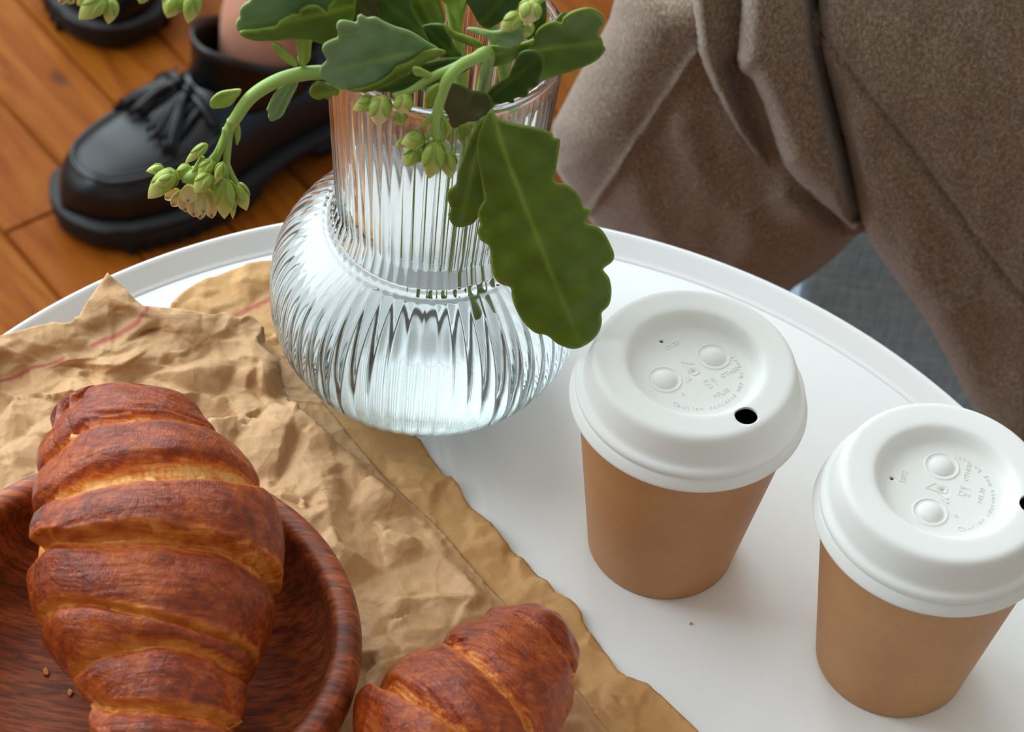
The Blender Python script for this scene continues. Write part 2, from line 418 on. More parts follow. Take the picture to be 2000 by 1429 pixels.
# ------------------------------------------------------------------ paper bag under the food
VC = np.array([-0.0394, 0.7382]); BC = np.array([-0.1300, 0.5468])
def crumple_layer(spacing, amp, seed, lo=(-0.36, 0.36), hi=(0.16, 0.88)):
    r = np.random.default_rng(seed); n = int((hi[0] - lo[0]) * (hi[1] - lo[1]) / spacing ** 2)
    p = np.c_[r.uniform(lo[0], hi[0], n), r.uniform(lo[1], hi[1], n)]
    p = np.vstack([p, [lo, (lo[0], hi[1]), hi, (hi[0], lo[1])]])
    res = delaunay_2d_cdt([Vector(q) for q in p], [], [], 0, 1e-7)
    z = r.normal(0, 1, len(res[0])) * amp
    t = BVHTree.FromPolygons([Vector((q[0], q[1], zz)) for q, zz in zip(res[0], z)], [tuple(f) for f in res[2]])
    def ev(P):
        out = np.zeros(len(P))
        for i, q in enumerate(P):
            h = t.ray_cast(Vector((q[0], q[1], 1.0)), Vector((0, 0, -1)))
            if h[0] is not None: out[i] = h[0].z
        return out
    return ev
def shepard(P, ctrl, power=3.0):
    c = np.array(ctrl, float); w = 1.0 / (np.linalg.norm(P[:, None, :] - c[None, :, :2], axis=2) + 14.0) ** power
    return (w * c[None, :, 2]).sum(1) / w.sum(1)
def paper_limit(XY, z):
    db = np.linalg.norm(XY - BC, axis=1); dv = np.linalg.norm(XY - VC, axis=1)
    z = np.minimum(z, 0.0030 + np.maximum(0, db - 0.060) * 0.22)
    return z
def build_paper():
    t = empty('paper_bag', PZ(600, 1000, 0), 'crumpled brown kraft paper bag with thin red stripes lying under bowl and croissants', 'paper bag')
    low = [(1405, 1500), (1362, 1431), (1325, 1395), (1292, 1360), (1262, 1338), (1238, 1330), (1222, 1327), (1203, 1313), (1186, 1285), (1170, 1262), (1150, 1240), (1138, 1222), (1135, 1205), (1124, 1190), (1112, 1180), (1085, 1166), (1052, 1128), (1030, 1105), (1006, 1086), (985, 1068), (962, 1036), (938, 1010), (922, 996), (906, 976), (895, 955), (881, 942), (866, 938), (855, 914), (838, 890), (822, 862), (790, 838), (700, 735), (620, 640), (590, 560), (565, 512), (545, 508), (525, 512), (480, 524), (440, 535), (410, 545), (385, 556), (362, 572), (348, 586), (335, 600), (300, 640), (180, 720), (40, 800), (-60, 830), (-60, 1500)]
    up = [(1235, 1500), (1175, 1420), (1100, 1315), (1050, 1258), (996, 1196), (960, 1158), (912, 1103), (880, 1064), (842, 1023), (800, 985), (748, 939), (722, 905), (701, 878), (655, 818), (608, 762), (570, 722), (549, 700), (531, 688), (515, 672), (497, 656), (478, 643), (455, 630), (430, 619), (400, 611), (372, 606), (345, 602), (310, 600), (279, 597), (262, 583), (245, 565), (228, 549), (210, 532), (197, 551), (182, 572), (168, 592), (160, 606), (154, 617), (146, 619), (141, 628), (118, 631), (104, 628), (88, 633), (70, 636), (40, 645), (0, 655), (-60, 676), (-60, 1500)]
    lift = [(210, 532, .022), (168, 592, .016), (245, 565, .018), (154, 617, .0145), (279, 597, .014), (104, 628, .0145), (40, 645, .0135), (0, 655, .013), (-60, 676, .0135), (345, 602, .013), (400, 611, .012), (455, 630, .009), (515, 672, .004), (549, 700, .0018), (608, 762, .0016), (300, 680, .008), (200, 660, .011), (120, 690, .010), (0, 720, .009), (60, 760, .006), (0, 800, .005), (150, 760, .006), (300, 780, .005), (440, 740, .004), (480, 820, .003), (600, 900, .003), (800, 1050, .0022), (900, 1110, .0016), (1000, 1220, .0016), (700, 1200, .003), (0, 900, .004), (500, 1400, .002), (1200, 1450, .0016), (-60, 900, .004), (650, 1050, .004)]
    A = crumple_layer(0.028, 0.0024, 3); B = crumple_layer(0.0135, 0.0028, 5); C = crumple_layer(0.0075, 0.0012, 8)
    def to_px(XY, z): return PROJ(np.c_[XY, np.full(len(XY), TZ) + z])
    pu = np.array([PZ(p[0], p[1], 0)[:2] for p in up])
    def lay(name, outline, mat, kind, seed):
        pw = np.array([PZ(p[0], p[1], 0)[:2] for p in outline])
        XY, F, b = fill(pw, 0.00105 if kind == 'up' else 0.00135, 0.3, seed=seed)
        px = to_px(XY, np.zeros(len(XY)))
        a, bb, c = A(XY), B(XY), C(XY)
        if kind == 'low':
            z = 0.0006 + np.maximum(0, 0.3 * a + 0.55 * bb + 0.8 * c + 0.0004) + 0.0006 * (1 - sstep(poly_dist(XY, b), 0, 0.006)) * (1 + np.sin(XY[:, 0] * 240))
            dv = np.linalg.norm(XY - VC, axis=1); z = np.where(dv < 0.055, np.minimum(z, 0.0008), z)
            over = inside(pu, XY) | (np.linalg.norm(XY - BC, axis=1) < 0.09); z = np.minimum(z, np.where(over, 0.0014, 0.0042)); W3 = np.c_[XY, TZ + z]
            flapdown = None
        else:
            L = shepard(px, lift)
            rough = 0.35 + 0.65 * sstep(px[:, 1], 640, 800)
            cr = rough * (0.8 * a + 1.0 * bb + 1.0 * c)
            db = np.linalg.norm(XY - BC, axis=1)
            cap = 0.0030 + 0.0105 * sstep(db, 0.058, 0.082)               # room left under the bowl,
            cap = np.minimum(cap, 0.0042 + 0.0100 * sstep(poly_dist(px, [(1050, 1270), (760, 1500)], False), 70, 150))   # under the small croissant,
            edge = poly_dist(XY, b); cap = np.where(L < 0.004, 0.0024 + (cap - 0.0024) * sstep(edge, 0.0, 0.010), cap)      # and towards the lying edges
            z = 0.0022 + (0.5 + 0.5 * np.tanh(cr / 0.0038)) * (cap - 0.0022) + np.maximum(L - 0.0025, 0) * sstep(db, 0.058, 0.088)
            dv = np.linalg.norm(XY - VC, axis=1); z = np.where(dv < 0.062, np.minimum(z, 0.0012 + np.maximum(0, dv - 0.05) * .1), z)
            W3 = np.array([PZ(p[0], p[1], zz) for p, zz in zip(px, np.where(L > 0.0045, np.maximum(z, 0.004), 0))])
            lifted = sstep(L, 0.0045, 0.012)[:, None]
            W3 = np.where(L[:, None] > 0.0045, lifted * W3 + (1 - lifted) * np.c_[XY, TZ + z], np.c_[XY, TZ + z]); W3[:, 2] = TZ + z
        if kind == 'low':
            s = np.exp(-(poly_dist(px, [(380, 655), (444, 626), (484, 607), (523, 588), (600, 552)], False) / 4.5) ** 4)
            bd = np.exp(-(poly_dist(px, [(380, 640), (420, 612), (470, 590), (523, 570), (600, 536)], False) / 6.0) ** 4)
        else:
            s = np.exp(-(np.minimum(poly_dist(px, [(-60, 788), (0, 764), (45, 748), (85, 729), (125, 706)], False), np.minimum(poly_dist(px, [(180, 676), (230, 655), (268, 630), (288, 600)], False), 99)) / 5.0) ** 4)
            bd = np.exp(-(poly_dist(px, [(170, 640), (230, 630), (262, 612), (276, 598)], False) / 6.0) ** 4) * 0.6
        o = mk(name, W3, F, mat, t, attrs=dict(stripe=s, band=bd)); solidify(o, 0.0002, 0)
        return o
    lay('lower_sheet', low, M['bag_in'], 'low', 11)
    lay('upper_sheet', up, M['bag'], 'up', 12)
build_paper()

# ------------------------------------------------------------------ wooden bowl
def build_bowl():
    zb = 0.0036
    t = empty('wooden_bowl', (BC[0], BC[1], TZ + zb), 'dark reddish brown turned wooden bowl holding a croissant', 'bowl')
    out = [(0.0001, 0), (0.046, 0), (0.050, 0.0008), (0.060, 0.004), (0.0715, 0.011), (0.0800, 0.0200), (0.0848, 0.0290), (0.0864, 0.0370), (0.0856, 0.0430), (0.0838, 0.0462), (0.0822, 0.0472), (0.0800, 0.0476), (0.0775, 0.0472), (0.0758, 0.0460),
           (0.0748, 0.0435), (0.0745, 0.0400), (0.0735, 0.0330), (0.0705, 0.0260), (0.0640, 0.0185), (0.0540, 0.0125), (0.0400, 0.0090), (0.0200, 0.0078), (0.0001, 0.0076)]
    pr = catmull(out, 110)
    pr[:, 0] = np.maximum(pr[:, 0], 0.0001)
    def wob(a, p): return 0.0004 * math.sin(3 * a + 1) * np.clip(p[:, 0] / 0.08, 0, 1)
    v, f = lathe(pr[:], 160, (BC[0], BC[1], TZ + zb), wob)
    k = 46
    o = mk('bowl_body', v, f, M['bowl'], t)
    ring = [(0.0868, 0.0350), (0.0871, 0.0362), (0.0868, 0.0374), (0.0858, 0.0374), (0.0858, 0.0350)]
build_bowl()

# ------------------------------------------------------------------ croissants
def croissant(name, label, stations, zc, ratio, bounds, centre_band, seed, flap=None, grooves=()):
    st = np.array(stations, float); n = len(st)
    L = np.array([PZ(s[0], s[1], z) for s, z in zip(st, zc)]); R = np.array([PZ(s[2], s[3], z) for s, z in zip(st, zc)])
    NT, NA = 380, 300
    Lc, Rc = catmull(L, NT), catmull(R, NT)
    C = (Lc + Rc) / 2; Wd = np.linalg.norm(Rc - Lc, axis=1) / 2; S = (Rc - Lc) / (2 * Wd[:, None])
    T = np.gradient(C, axis=0); T /= np.linalg.norm(T, axis=1)[:, None]
    N = np.cross(S, T); N *= np.sign(N[:, 2:3]); N /= np.linalg.norm(N, axis=1)[:, None]
    kk = np.ones(9) / 9; N = np.stack([np.convolve(np.pad(N[:, i], 4, 'edge'), kk, 'valid') for i in range(3)], 1); N /= np.linalg.norm(N, axis=1)[:, None]
    tt = np.linspace(0, 1, NT); endcap = np.sqrt(np.clip(1 - np.clip((0.035 - np.minimum(tt, 1 - tt)) / 0.035, 0, 1) ** 2, 0, 1))
    Wd = Wd * (0.02 + 0.98 * endcap); Hh = np.interp(tt, np.linspace(0, 1, len(ratio)), ratio) * Wd
    th = np.linspace(-math.pi, math.pi, NA, endpoint=False)
    sx, cz = np.sin(th), np.cos(th)
    cz2 = np.where(cz < 0, cz * 0.85, cz)
    D = S[:, None, :] * sx[None, :, None] * 1.0 + N[:, None, :] * cz[None, :, None]
    P = C[:, None, :] + S[:, None, :] * (sx[None, :] * Wd[:, None])[..., None] + N[:, None, :] * (cz2[None, :] * Hh[:, None])[..., None]
    # band edges: pixel polylines found on the smooth body
    vis = np.abs(th) < 1.45
    PX = PROJ(P.reshape(-1, 3)).reshape(NT, NA, 2)
    TB = []
    for bl in bounds:
        q = []
        for (x, y) in catmull(bl, 16):
            d = (PX[:, vis, 0] - x) ** 2 + (PX[:, vis, 1] - y) ** 2; i, j = np.unravel_index(d.argmin(), d.shape); q.append((th[vis][j], tt[i]))
        q = np.array(sorted(q)); TB.append(np.interp(th, q[:, 0], q[:, 1]))
    TB = np.array(TB); TB = np.maximum.accumulate(TB, axis=0)
    nb = len(bounds) + 1
    E = np.vstack([np.full(NA, -0.02), TB, np.full(NA, 1.02)])
    off = np.zeros((NT, NA)); bake = np.zeros((NT, NA)); ph = np.zeros((NT, NA)); idx = np.zeros((NT, NA), int)
    for i in range(nb):
        a, b = E[i], E[i + 1]
        m = (tt[:, None] >= a[None]) & (tt[:, None] < b[None])
        s = np.clip((tt[:, None] - a[None]) / np.maximum(b - a, 1e-4)[None], 0, 1)
        so = s if i <= centre_band else 1 - s                  # distance from the edge that lies on top
        lip = sstep(so, 0.0, 0.05); fall = sstep(so, 0.72, 1.0)
        h = 0.0046 * lip * (1 - 0.8 * fall) + 0.0016 * np.sin(np.clip(so, 0, 1) * math.pi)
        bk = 0.30 + 0.46 * sstep(so, 0.01, 0.14) * (1 - 0.85 * sstep(so, 0.84, 0.99))
        if i in grooves: h = 0 * h; bk = 0.30 + 0 * bk
        if i == centre_band:
            h = 0.0078 * sstep(np.minimum(s, 1 - s), 0.0, 0.12) + 0.0012 * np.sin(s * math.pi)
            bk = 0.42 + 0.36 * sstep(np.minimum(s, 1 - s), 0.0, 0.25)
            if flap is not None:
                g = sstep(th, flap - 0.07, flap + 0.05)[None]; h = h * g; bk = bk * g + 0.35 * (1 - g) + 0.5 * np.exp(-((th - flap - .12) / 0.10) ** 2)[None] * (np.abs(s - 0.35) < 0.3)
        off = np.where(m, h, off); bake = np.where(m, bk, bake); ph = np.where(m, so, ph); idx = np.where(m, i, idx)
    # flaky strata running round the roll
    r = np.random.default_rng(seed)
    u = np.empty((NT, NA)); w2 = np.empty((NT, NA)); w3 = np.empty((NT, NA))
    for i in range(NT):
        for j in range(NA):
            k = idx[i, j]; ss = tt[i] * 60 - TB[min(max(k - 1, 0), len(TB) - 1), j] * 60
            u[i, j] = mnoise.noise(Vector((ss * 1.5, th[j] * 1.1, seed + k * 3.1)))
            w2[i, j] = mnoise.noise(Vector((ss * 4.2, th[j] * 2.6, seed + k * 5.3)))
            w3[i, j] = mnoise.noise(Vector((tt[i] * 9, sx[j] * 2.2, cz[j] * 2.2 + seed)))
    ter = (ph * 5.5 + 0.9 * u + 0.4 * w2) % 1.0                 # torn edges of the thin layers
    torn = np.maximum(sstep(ph, 0.74, 0.92), np.isin(idx, grooves) * 1.0)
    flaky = 0.14 + 0.86 * np.maximum(sstep(ph, 0.65, 0.95), 1 - sstep(ph, 0.0, 0.12))
    off = off + flaky * (0.0009 * u + 0.0005 * w2) + 0.0020 * w3 + torn * 0.0013 * (ter - 0.5)
    bake = bake + 0.10 * u * flaky + 0.12 * w3 - torn * 0.22 * sstep(ter, 0.55, 1.0) - 0.25 * sstep(-cz, 0.0, 0.7)[None]
    k3 = np.array([.25, .5, .25]); off = np.apply_along_axis(lambda c: np.convolve(np.r_[c[:1], c, c[-1:]], k3, 'valid'), 0, off)
    P = P + D * (off * endcap[:, None])[..., None]
    V = P.reshape(-1, 3); F = grid_faces(NT, NA, False, True)
    V = np.vstack([V, P[0].mean(0), P[-1].mean(0)]); a, b = NT * NA, NT * NA + 1
    for j in range(NA):
        F.append((j, (j + 1) % NA, a)); F.append(((NT - 1) * NA + j, (NT - 1) * NA + (j + 1) % NA, b))
    ck = np.r_[np.clip(bake, 0, 1).ravel(), .5, .5]; fl = np.r_[(w2 * 0.5 + u * .4).ravel(), 0, 0]
    base = V[V[:, 2].argmin()].copy()
    t = empty(name, (C[NT // 2][0], C[NT // 2][1], V[:, 2].min()), label, 'croissant', 'butter croissants')
    mk('pastry', V, F, M['crust'], t, attrs=dict(bake=ck, flake=fl))
    # loose flakes of crust standing at the lips
    for q in range(7):
        j = int(NA / 2 + r.uniform(-0.28, 0.28) * NA); kb = r.integers(0, len(TB)); i = int(np.clip(TB[kb, j], 0.05, 0.95) * (NT - 1))
        p = P[i, j] + D[i, j] * 0.0006; a1 = S[i] * r.uniform(-1, 1) + T[i] * r.uniform(-.4, .4); a1 /= np.linalg.norm(a1); a2 = np.cross(D[i, j], a1)
        l, wd = r.uniform(.002, .0045), r.uniform(.0008, .0016)
        quad = [p - a1 * l - a2 * wd, p + a1 * l - a2 * wd * .6, p + a1 * l * .8 + a2 * wd + D[i, j] * .0012, p - a1 * l * .7 + a2 * wd * 1.2 + D[i, j] * .0008]
        o = mk('crust_flake', quad, [(0, 1, 2, 3)], M['crust'], t, attrs=dict(bake=[.2, .3, .1, .15], flake=[0] * 4)); solidify(o, .0003, 0)
    return t
st1 = [(225, 790, 275, 790), (165, 796, 335, 796), (133, 815, 365, 815), (123, 845, 384, 845), (108, 893, 440, 890), (98, 950, 474, 945), (96, 1000, 498, 1000), (86, 1060, 507, 1060), (74, 1105, 509, 1120), (90, 1160, 506, 1170), (106, 1220, 496, 1225), (128, 1270, 478, 1275), (168, 1325, 454, 1330), (196, 1375, 447, 1380), (212, 1430, 438, 1435), (228, 1475, 420, 1478), (260, 1500, 385, 1502)]
z1 = np.interp([s[1] for s in st1], [790, 1500], [0.076, 0.053])
b1 = [[(128, 838), (150, 806), (173, 787), (205, 765), (240, 748)],
      [(117, 900), (173, 853), (265, 828), (378, 836)],
      [(122, 980), (168, 952), (230, 932), (306, 917), (400, 913), (449, 922)],
      [(107, 1004), (138, 983), (204, 965), (286, 950), (383, 940), (469, 945)],
      [(112, 1060), (153, 1066), (214, 1057), (286, 1053), (357, 1062), (434, 1080), (500, 1123)],
      [(133, 1180), (194, 1185), (265, 1203), (347, 1226), (434, 1261), (485, 1292)],
      [(168, 1312), (204, 1285), (265, 1262), (337, 1262), (408, 1283), (464, 1322)],
      [(179, 1358), (224, 1379), (306, 1386), (398, 1399), (439, 1414)]]
croissant('croissant', 'large glossy golden brown croissant lying in the wooden bowl', st1, z1, [0.72, 0.76, 0.8, 0.78, 0.75, 0.72], b1, 4, 3, flap=-1.12, grooves=(3,))
st2 = [(1040, 1232, 1075, 1245), (1008, 1222, 1094, 1262), (968, 1232, 1100, 1290), (932, 1252, 1099, 1325), (900, 1270, 1088, 1368), (852, 1300, 1068, 1418), (800, 1328, 1044, 1482), (760, 1368, 1012, 1550), (733, 1398, 975, 1605), (718, 1438, 925, 1650), (722, 1500, 870, 1660), (745, 1560, 820, 1650)]
z2 = np.interp(range(len(st2)), [0, 4, 11], [0.029, 0.0365, 0.0385])
b2 = [[(940, 1232), (985, 1216), (1040, 1240), (1080, 1275), (1098, 1315)],
      [(883, 1272), (916, 1294), (958, 1340), (995, 1380), (1019, 1426)],
      [(757, 1358), (803, 1378), (860, 1410), (905, 1450)]]
croissant('croissant', 'smaller flaky croissant lying directly on the crumpled paper beside the bowl', st2, z2, [0.8, 0.85, 0.85, 0.8], b2, 3, 9)

# ------------------------------------------------------------------ takeaway cups
def text_mesh(body, size):
    cu = bpy.data.curves.new('t', 'FONT'); cu.body = body; cu.size = size; cu.extrude = 0.00010; cu.align_x = 'CENTER'; cu.resolution_u = 2
    o = bpy.data.objects.new('t', cu); col.objects.link(o)
    dg = bpy.context.evaluated_depsgraph_get(); dg.update()
    me = bpy.data.meshes.new_from_object(o.evaluated_get(dg))
    v = np.array([tuple(p.co) for p in me.vertices]); f = [tuple(p.vertices) for p in me.polygons]
    bpy.data.objects.remove(o); bpy.data.curves.remove(cu); bpy.data.meshes.remove(me)
    return v, f
ZR = 0.1046                                     # height of the lid's sunken panel
LIDPR = [(0.0440, 0.0886), (0.0452, 0.0880), (0.0463, 0.0884), (0.0467, 0.0894), (0.0464, 0.0906), (0.0456, 0.0924), (0.0450, 0.0934), (0.0445, 0.0938), (0.0447, 0.0944), (0.0450, 0.0954), (0.0448, 0.0966), (0.0440, 0.0975), (0.0428, 0.0982), (0.0420, 0.0996), (0.0412, 0.1030), (0.0403, 0.1065), (0.0396, 0.1087), (0.0386, 0.1102), (0.0370, 0.1109), (0.0345, 0.1110), (0.0310, 0.1110), (0.0284, 0.1109), (0.0268, 0.1104), (0.0256, 0.1090), (0.0246, 0.1069), (0.0237, 0.1055), (0.0224, 0.1048), (0.0200, ZR), (0.0100, ZR), (0.0001, ZR)]
def build_cup(cx, cyy, label, sip_px, code):
    c0 = np.array([cx, cyy, TZ + 0.0002])
    t = empty('coffee_cup', c0, label, 'cup', 'takeaway coffee cups')
    out = [(0.0001, 0.0035), (0.0285, 0.0035), (0.0288, 0.0005), (0.0296, 0.0), (0.0304, 0.0006), (0.0306, 0.002)] + [(0.0306 + (0.0428 - 0.0306) * k / 14, 0.002 + 0.085 * k / 14) for k in range(1, 15)] + [(0.0436, 0.0880), (0.0438, 0.0892), (0.0430, 0.0902), (0.0420, 0.0894), (0.0416, 0.0870), (0.0300, 0.006), (0.0001, 0.0055)]
    v, f = lathe(out, 128, c0); mk('cup_wall', v, f, M['cup'], t)
    v, f = lathe([(0.0001, 0.0705), (0.0386, 0.0705), (0.0388, 0.0700), (0.0001, 0.0690)], 64, c0); mk('coffee', v, f, M['dark'], t)
    # pasted overlap of the paper wall
    v = []
    for k in range(2, 20):
        z = 0.003 + 0.083 * k / 20; r = 0.0306 + (0.0428 - 0.0306) * (z - .002) / .085
        for a in (-1.95, -1.93): v.append(c0 + np.array([(r + .00012) * math.cos(a), (r + .00012) * math.sin(a), z]))
    lp = np.array(LIDPR); inner = []
    d = np.gradient(lp, axis=0); d /= np.linalg.norm(d, axis=1)[:, None]
    nrm = np.c_[d[:, 1], -d[:, 0]]; inner = lp - nrm * 0.0010; inner[:, 0] = np.maximum(inner[:, 0], 0.0001)
    prof = np.vstack([catmull(lp, 90), catmull(inner[::-1], 70)]); prof[:, 0] = np.maximum(prof[:, 0], 0.0001)
    v, f = lathe(prof, 128, c0, closed=True)
    lid = mk('lid', v, f, M['lid'], t)
    sp = PZ(*sip_px, 0.1108)[:2] - c0[:2]; sp *= 0.0318 / np.linalg.norm(sp); ey = -sp / np.linalg.norm(sp); ex = np.array([ey[1], -ey[0]])
    def loc(x, y, z): return c0 + np.array([ex[0] * x + ey[0] * y, ex[1] * x + ey[1] * y, z])
    def cutter(p, r, z0, z1, e=1.0):
        a = np.linspace(0, 2 * math.pi, 40, endpoint=False)
        ring = lambda z: np.array([p + np.array([ex[0] * r * e * math.cos(q) + ey[0] * r * math.sin(q), ex[1] * r * e * math.cos(q) + ey[1] * r * math.sin(q), z]) for q in a])
        vv = np.vstack([ring(z0), ring(z1)]); ff = [tuple(range(40)), tuple(range(79, 39, -1))] + [(i, (i + 1) % 40, 40 + (i + 1) % 40, 40 + i) for i in range(40)]
        return vv, ff
    cut = mk('cutter', *merge([cutter(c0 + np.array([sp[0], sp[1], 0]), 0.0043, 0.095, 0.125, 1.05), cutter(loc(-0.001, 0.0195, 0), 0.0008, 0.095, 0.125)]), None, t, False)
    m = lid.modifiers.new('holes', 'BOOLEAN'); m.operation = 'DIFFERENCE'; m.object = cut; m.solver = 'EXACT'
    dg = bpy.context.evaluated_depsgraph_get(); dg.update()
    me = bpy.data.meshes.new_from_object(lid.evaluated_get(dg)); lid.modifiers.clear(); lid.data = me
    bpy.data.objects.remove(cut)
    # pressed-in buttons, each with its ring
    for s in (-1, 1):
        p = loc(s * 0.0118, 0.0028, ZR)
        v, f = lathe([(0.0001, 0.0019), (0.0018, 0.00175), (0.0034, 0.0012), (0.0045, 0.0004), (0.0050, -0.0003), (0.0001, -0.0003)], 48, p); mk('button', v, f, M['lid'], lid)
        v, f = lathe([(0.0056, -0.0002), (0.0060, 0.0003), (0.0066, 0.00036), (0.0071, -0.0002)], 48, p); mk('button_ring', v, f, M['lid'], lid)
    def emb(vf, x, y, rot=0.0, name='embossed_text'):
        v, f = vf; cr, sr = math.cos(rot), math.sin(rot)
        w = np.array([loc(x + q[0] * cr - q[1] * sr, y + q[0] * sr + q[1] * cr, ZR + 0.00012 + q[2]) for q in v])
        mk(name, w, f, M['lid'], lid, smooth=False)
    emb(text_mesh(code, 0.0030), 0.0016, 0.0146)
    emb(text_mesh('OTHER', 0.0027), 0.0122, -0.0078)
    emb(text_mesh('MFL.30', 0.0026), 0.0030, -0.0146)
    emb(text_mesh('0', 0.0024), -0.0102, -0.0076)
    msg = 'Caution contents may be hot!'
    arc = []
    for i, ch in enumerate(msg):
        if ch == ' ': continue
        a = math.radians(-150 + 146 * i / (len(msg) - 1)); v, f = text_mesh(ch, 0.0027)
        r0 = 0.0192; rot = a + math.pi / 2; cr, sr = math.cos(rot), math.sin(rot)
        arc.append((np.c_[r0 * math.cos(a) + v[:, 0] * cr - v[:, 1] * sr, r0 * math.sin(a) + v[:, 0] * sr + v[:, 1] * cr, v[:, 2]], f))
    emb(merge(arc), 0, 0)
    def bar(x0, y0, x1, y1, w=0.00035):
        dx, dy = x1 - x0, y1 - y0; l = math.hypot(dx, dy); nx, ny = -dy / l * w / 2, dx / l * w / 2
        v = [(x0 + nx, y0 + ny, -.0002), (x1 + nx, y1 + ny, -.0002), (x1 - nx, y1 - ny, -.0002), (x0 - nx, y0 - ny, -.0002)]
        v += [(a, b, 0.0001) for a, b, _ in v]
        return np.array(v), [(4, 5, 6, 7), (0, 1, 5, 4), (1, 2, 6, 5), (2, 3, 7, 6), (3, 0, 4, 7)]
    emb(merge([bar(-.0008, .0066, -.0008, -.0012, .0005), bar(-.0008, .0066, .0030, .0034), bar(-.0008, -.0012, .0020, -.0012, .0005), bar(.0020, -.0012, .0026, .0004), bar(-.0016, .0022, -.0036, -.0022), bar(-.0036, -.0022, -.0026, -.0022), bar(-.0040, .0004, -.0054, -.0026), bar(-.0054, -.0026, -.0042, -.0026)]), 0, 0, 0, 'recycling_mark')
    glass = [bar(-.0018, .0016, -.0018, 0), bar(.0002, .0016, .0002, 0), bar(-.0018, .0016, .0002, .0016), bar(-.0018, 0, -.0008, -.0009), bar(.0002, 0, -.0008, -.0009), bar(-.0008, -.0009, -.0008, -.0022), bar(-.0016, -.0023, 0, -.0023)]
    fork = [bar(.0016, .0018, .0016, .0004), bar(.0022, .0018, .0022, .0004), bar(.0028, .0018, .0028, .0004), bar(.0016, .0004, .0022, -.0002), bar(.0028, .0004, .0022, -.0002), bar(.0022, -.0002, .0022, -.0024)]
    emb(merge(glass + fork), 0.0022, -0.0072, 0, 'food_safe_mark')
    return t
build_cup(0.06969, 0.65782, 'kraft paper coffee cup beside the vase with white lid marked D135', (1450, 805), 'D135')
build_cup(0.16508, 0.61277, 'kraft paper coffee cup further from the vase with white lid marked E072', (2010, 984), 'E072')

# ------------------------------------------------------------------ ribbed glass vase and its water
VZ = 0.0012
def belly_profile():
    a, b, zc, n = 0.0662, 0.0484, 0.0496, 2.4
    out = []
    for t in np.linspace(-math.pi / 2, math.pi / 2, 60):
        c, s = abs(math.cos(t)) ** (2 / n), np.sign(math.sin(t)) * abs(math.sin(t)) ** (2 / n)
        z = zc + b * s
        r = a * c
        if s < 0 and r < 0.0335: continue
        if s > 0 and r < 0.0418: break
        out.append((r, z))
    return out
def build_vase():
    c0 = np.array([VC[0], VC[1], TZ + VZ])
    t = empty('glass_vase', c0, 'clear ribbed glass vase with round belly and wide straight neck', 'vase')
    bel = belly_profile()
    neck = [(0.0404, 0.0985), (0.0399, 0.1015), (0.0402, 0.106), (0.0410, 0.115), (0.0428, 0.140), (0.0446, 0.165), (0.0459, 0.186)]
    outer = [(0.0001, 0.0012), (0.016, 0.0012), (0.024, 0.0010), (0.0275, 0.0003), (0.0292, 0.0), (0.0308, 0.0010)] + bel + neck
    oc = catmull(outer, 150); oc[:, 0] = np.maximum(oc[:, 0], .0001)
    inner = [(0.0441, 0.186), (0.0428, 0.165), (0.0410, 0.140), (0.0392, 0.115), (0.0383, 0.106), (0.0379, 0.1010), (0.0386, 0.0965)]
    inner += [(r - 0.0026, 0.0056 + (z - 0.0020) * 0.958) for r, z in bel[::-1] if r - 0.0026 > 0.0325 and z < 0.093]
    inner += [(0.026, 0.0076), (0.016, 0.0070), (0.0001, 0.0068)]
    ic = catmull(inner, 110); ic[:, 0] = np.maximum(ic[:, 0], .0001)
    rim = [(0.0450 + 0.0017 * math.cos(q), 0.1888 + 0.0017 * math.sin(q)) for q in np.linspace(-0.75, math.pi + 0.75, 16)]
    prof = np.vstack([oc, rim, ic]); nO = len(oc)
    nr = 64
    wgt = np.r_[sstep(oc[:, 1], 0.001, 0.010) * (1 - sstep(oc[:, 1], 0.178, 0.188)), np.zeros(len(prof) - nO)]
    amp = np.where(prof[:, 1] > 0.1, 0.00027, 0.00021)
    def rib(a, p): return wgt * amp * (abs(math.cos(nr * a / 2)) * 2 - 1.27)
    v, f = lathe(prof, nr * 8, c0, rib)
    n = len(prof)
    mk('glass_body', v, f, M['glass'], t)
    # water: its skin lies a hair inside the glass
    lev = 0.0905
    wi = [q for q in ic if q[1] < lev]; r0 = wi[0][0]
    wp = [(0.0001, lev), (r0 - 0.0016, lev), (r0 - 0.0006, lev + 0.0003), (r0 + 0.0001, lev + 0.0008)] + [(q[0] + 0.00012, q[1] - 0.00012) for q in wi]
    v, f = lathe(wp, 128, c0)
    w = mk('water', v, f, M['water'], None, loc=c0 + np.array([0, 0, 0.007]))
    tag(w, 'clear water filling the round belly of the glass vase', 'water', kind='thing')
build_vase()

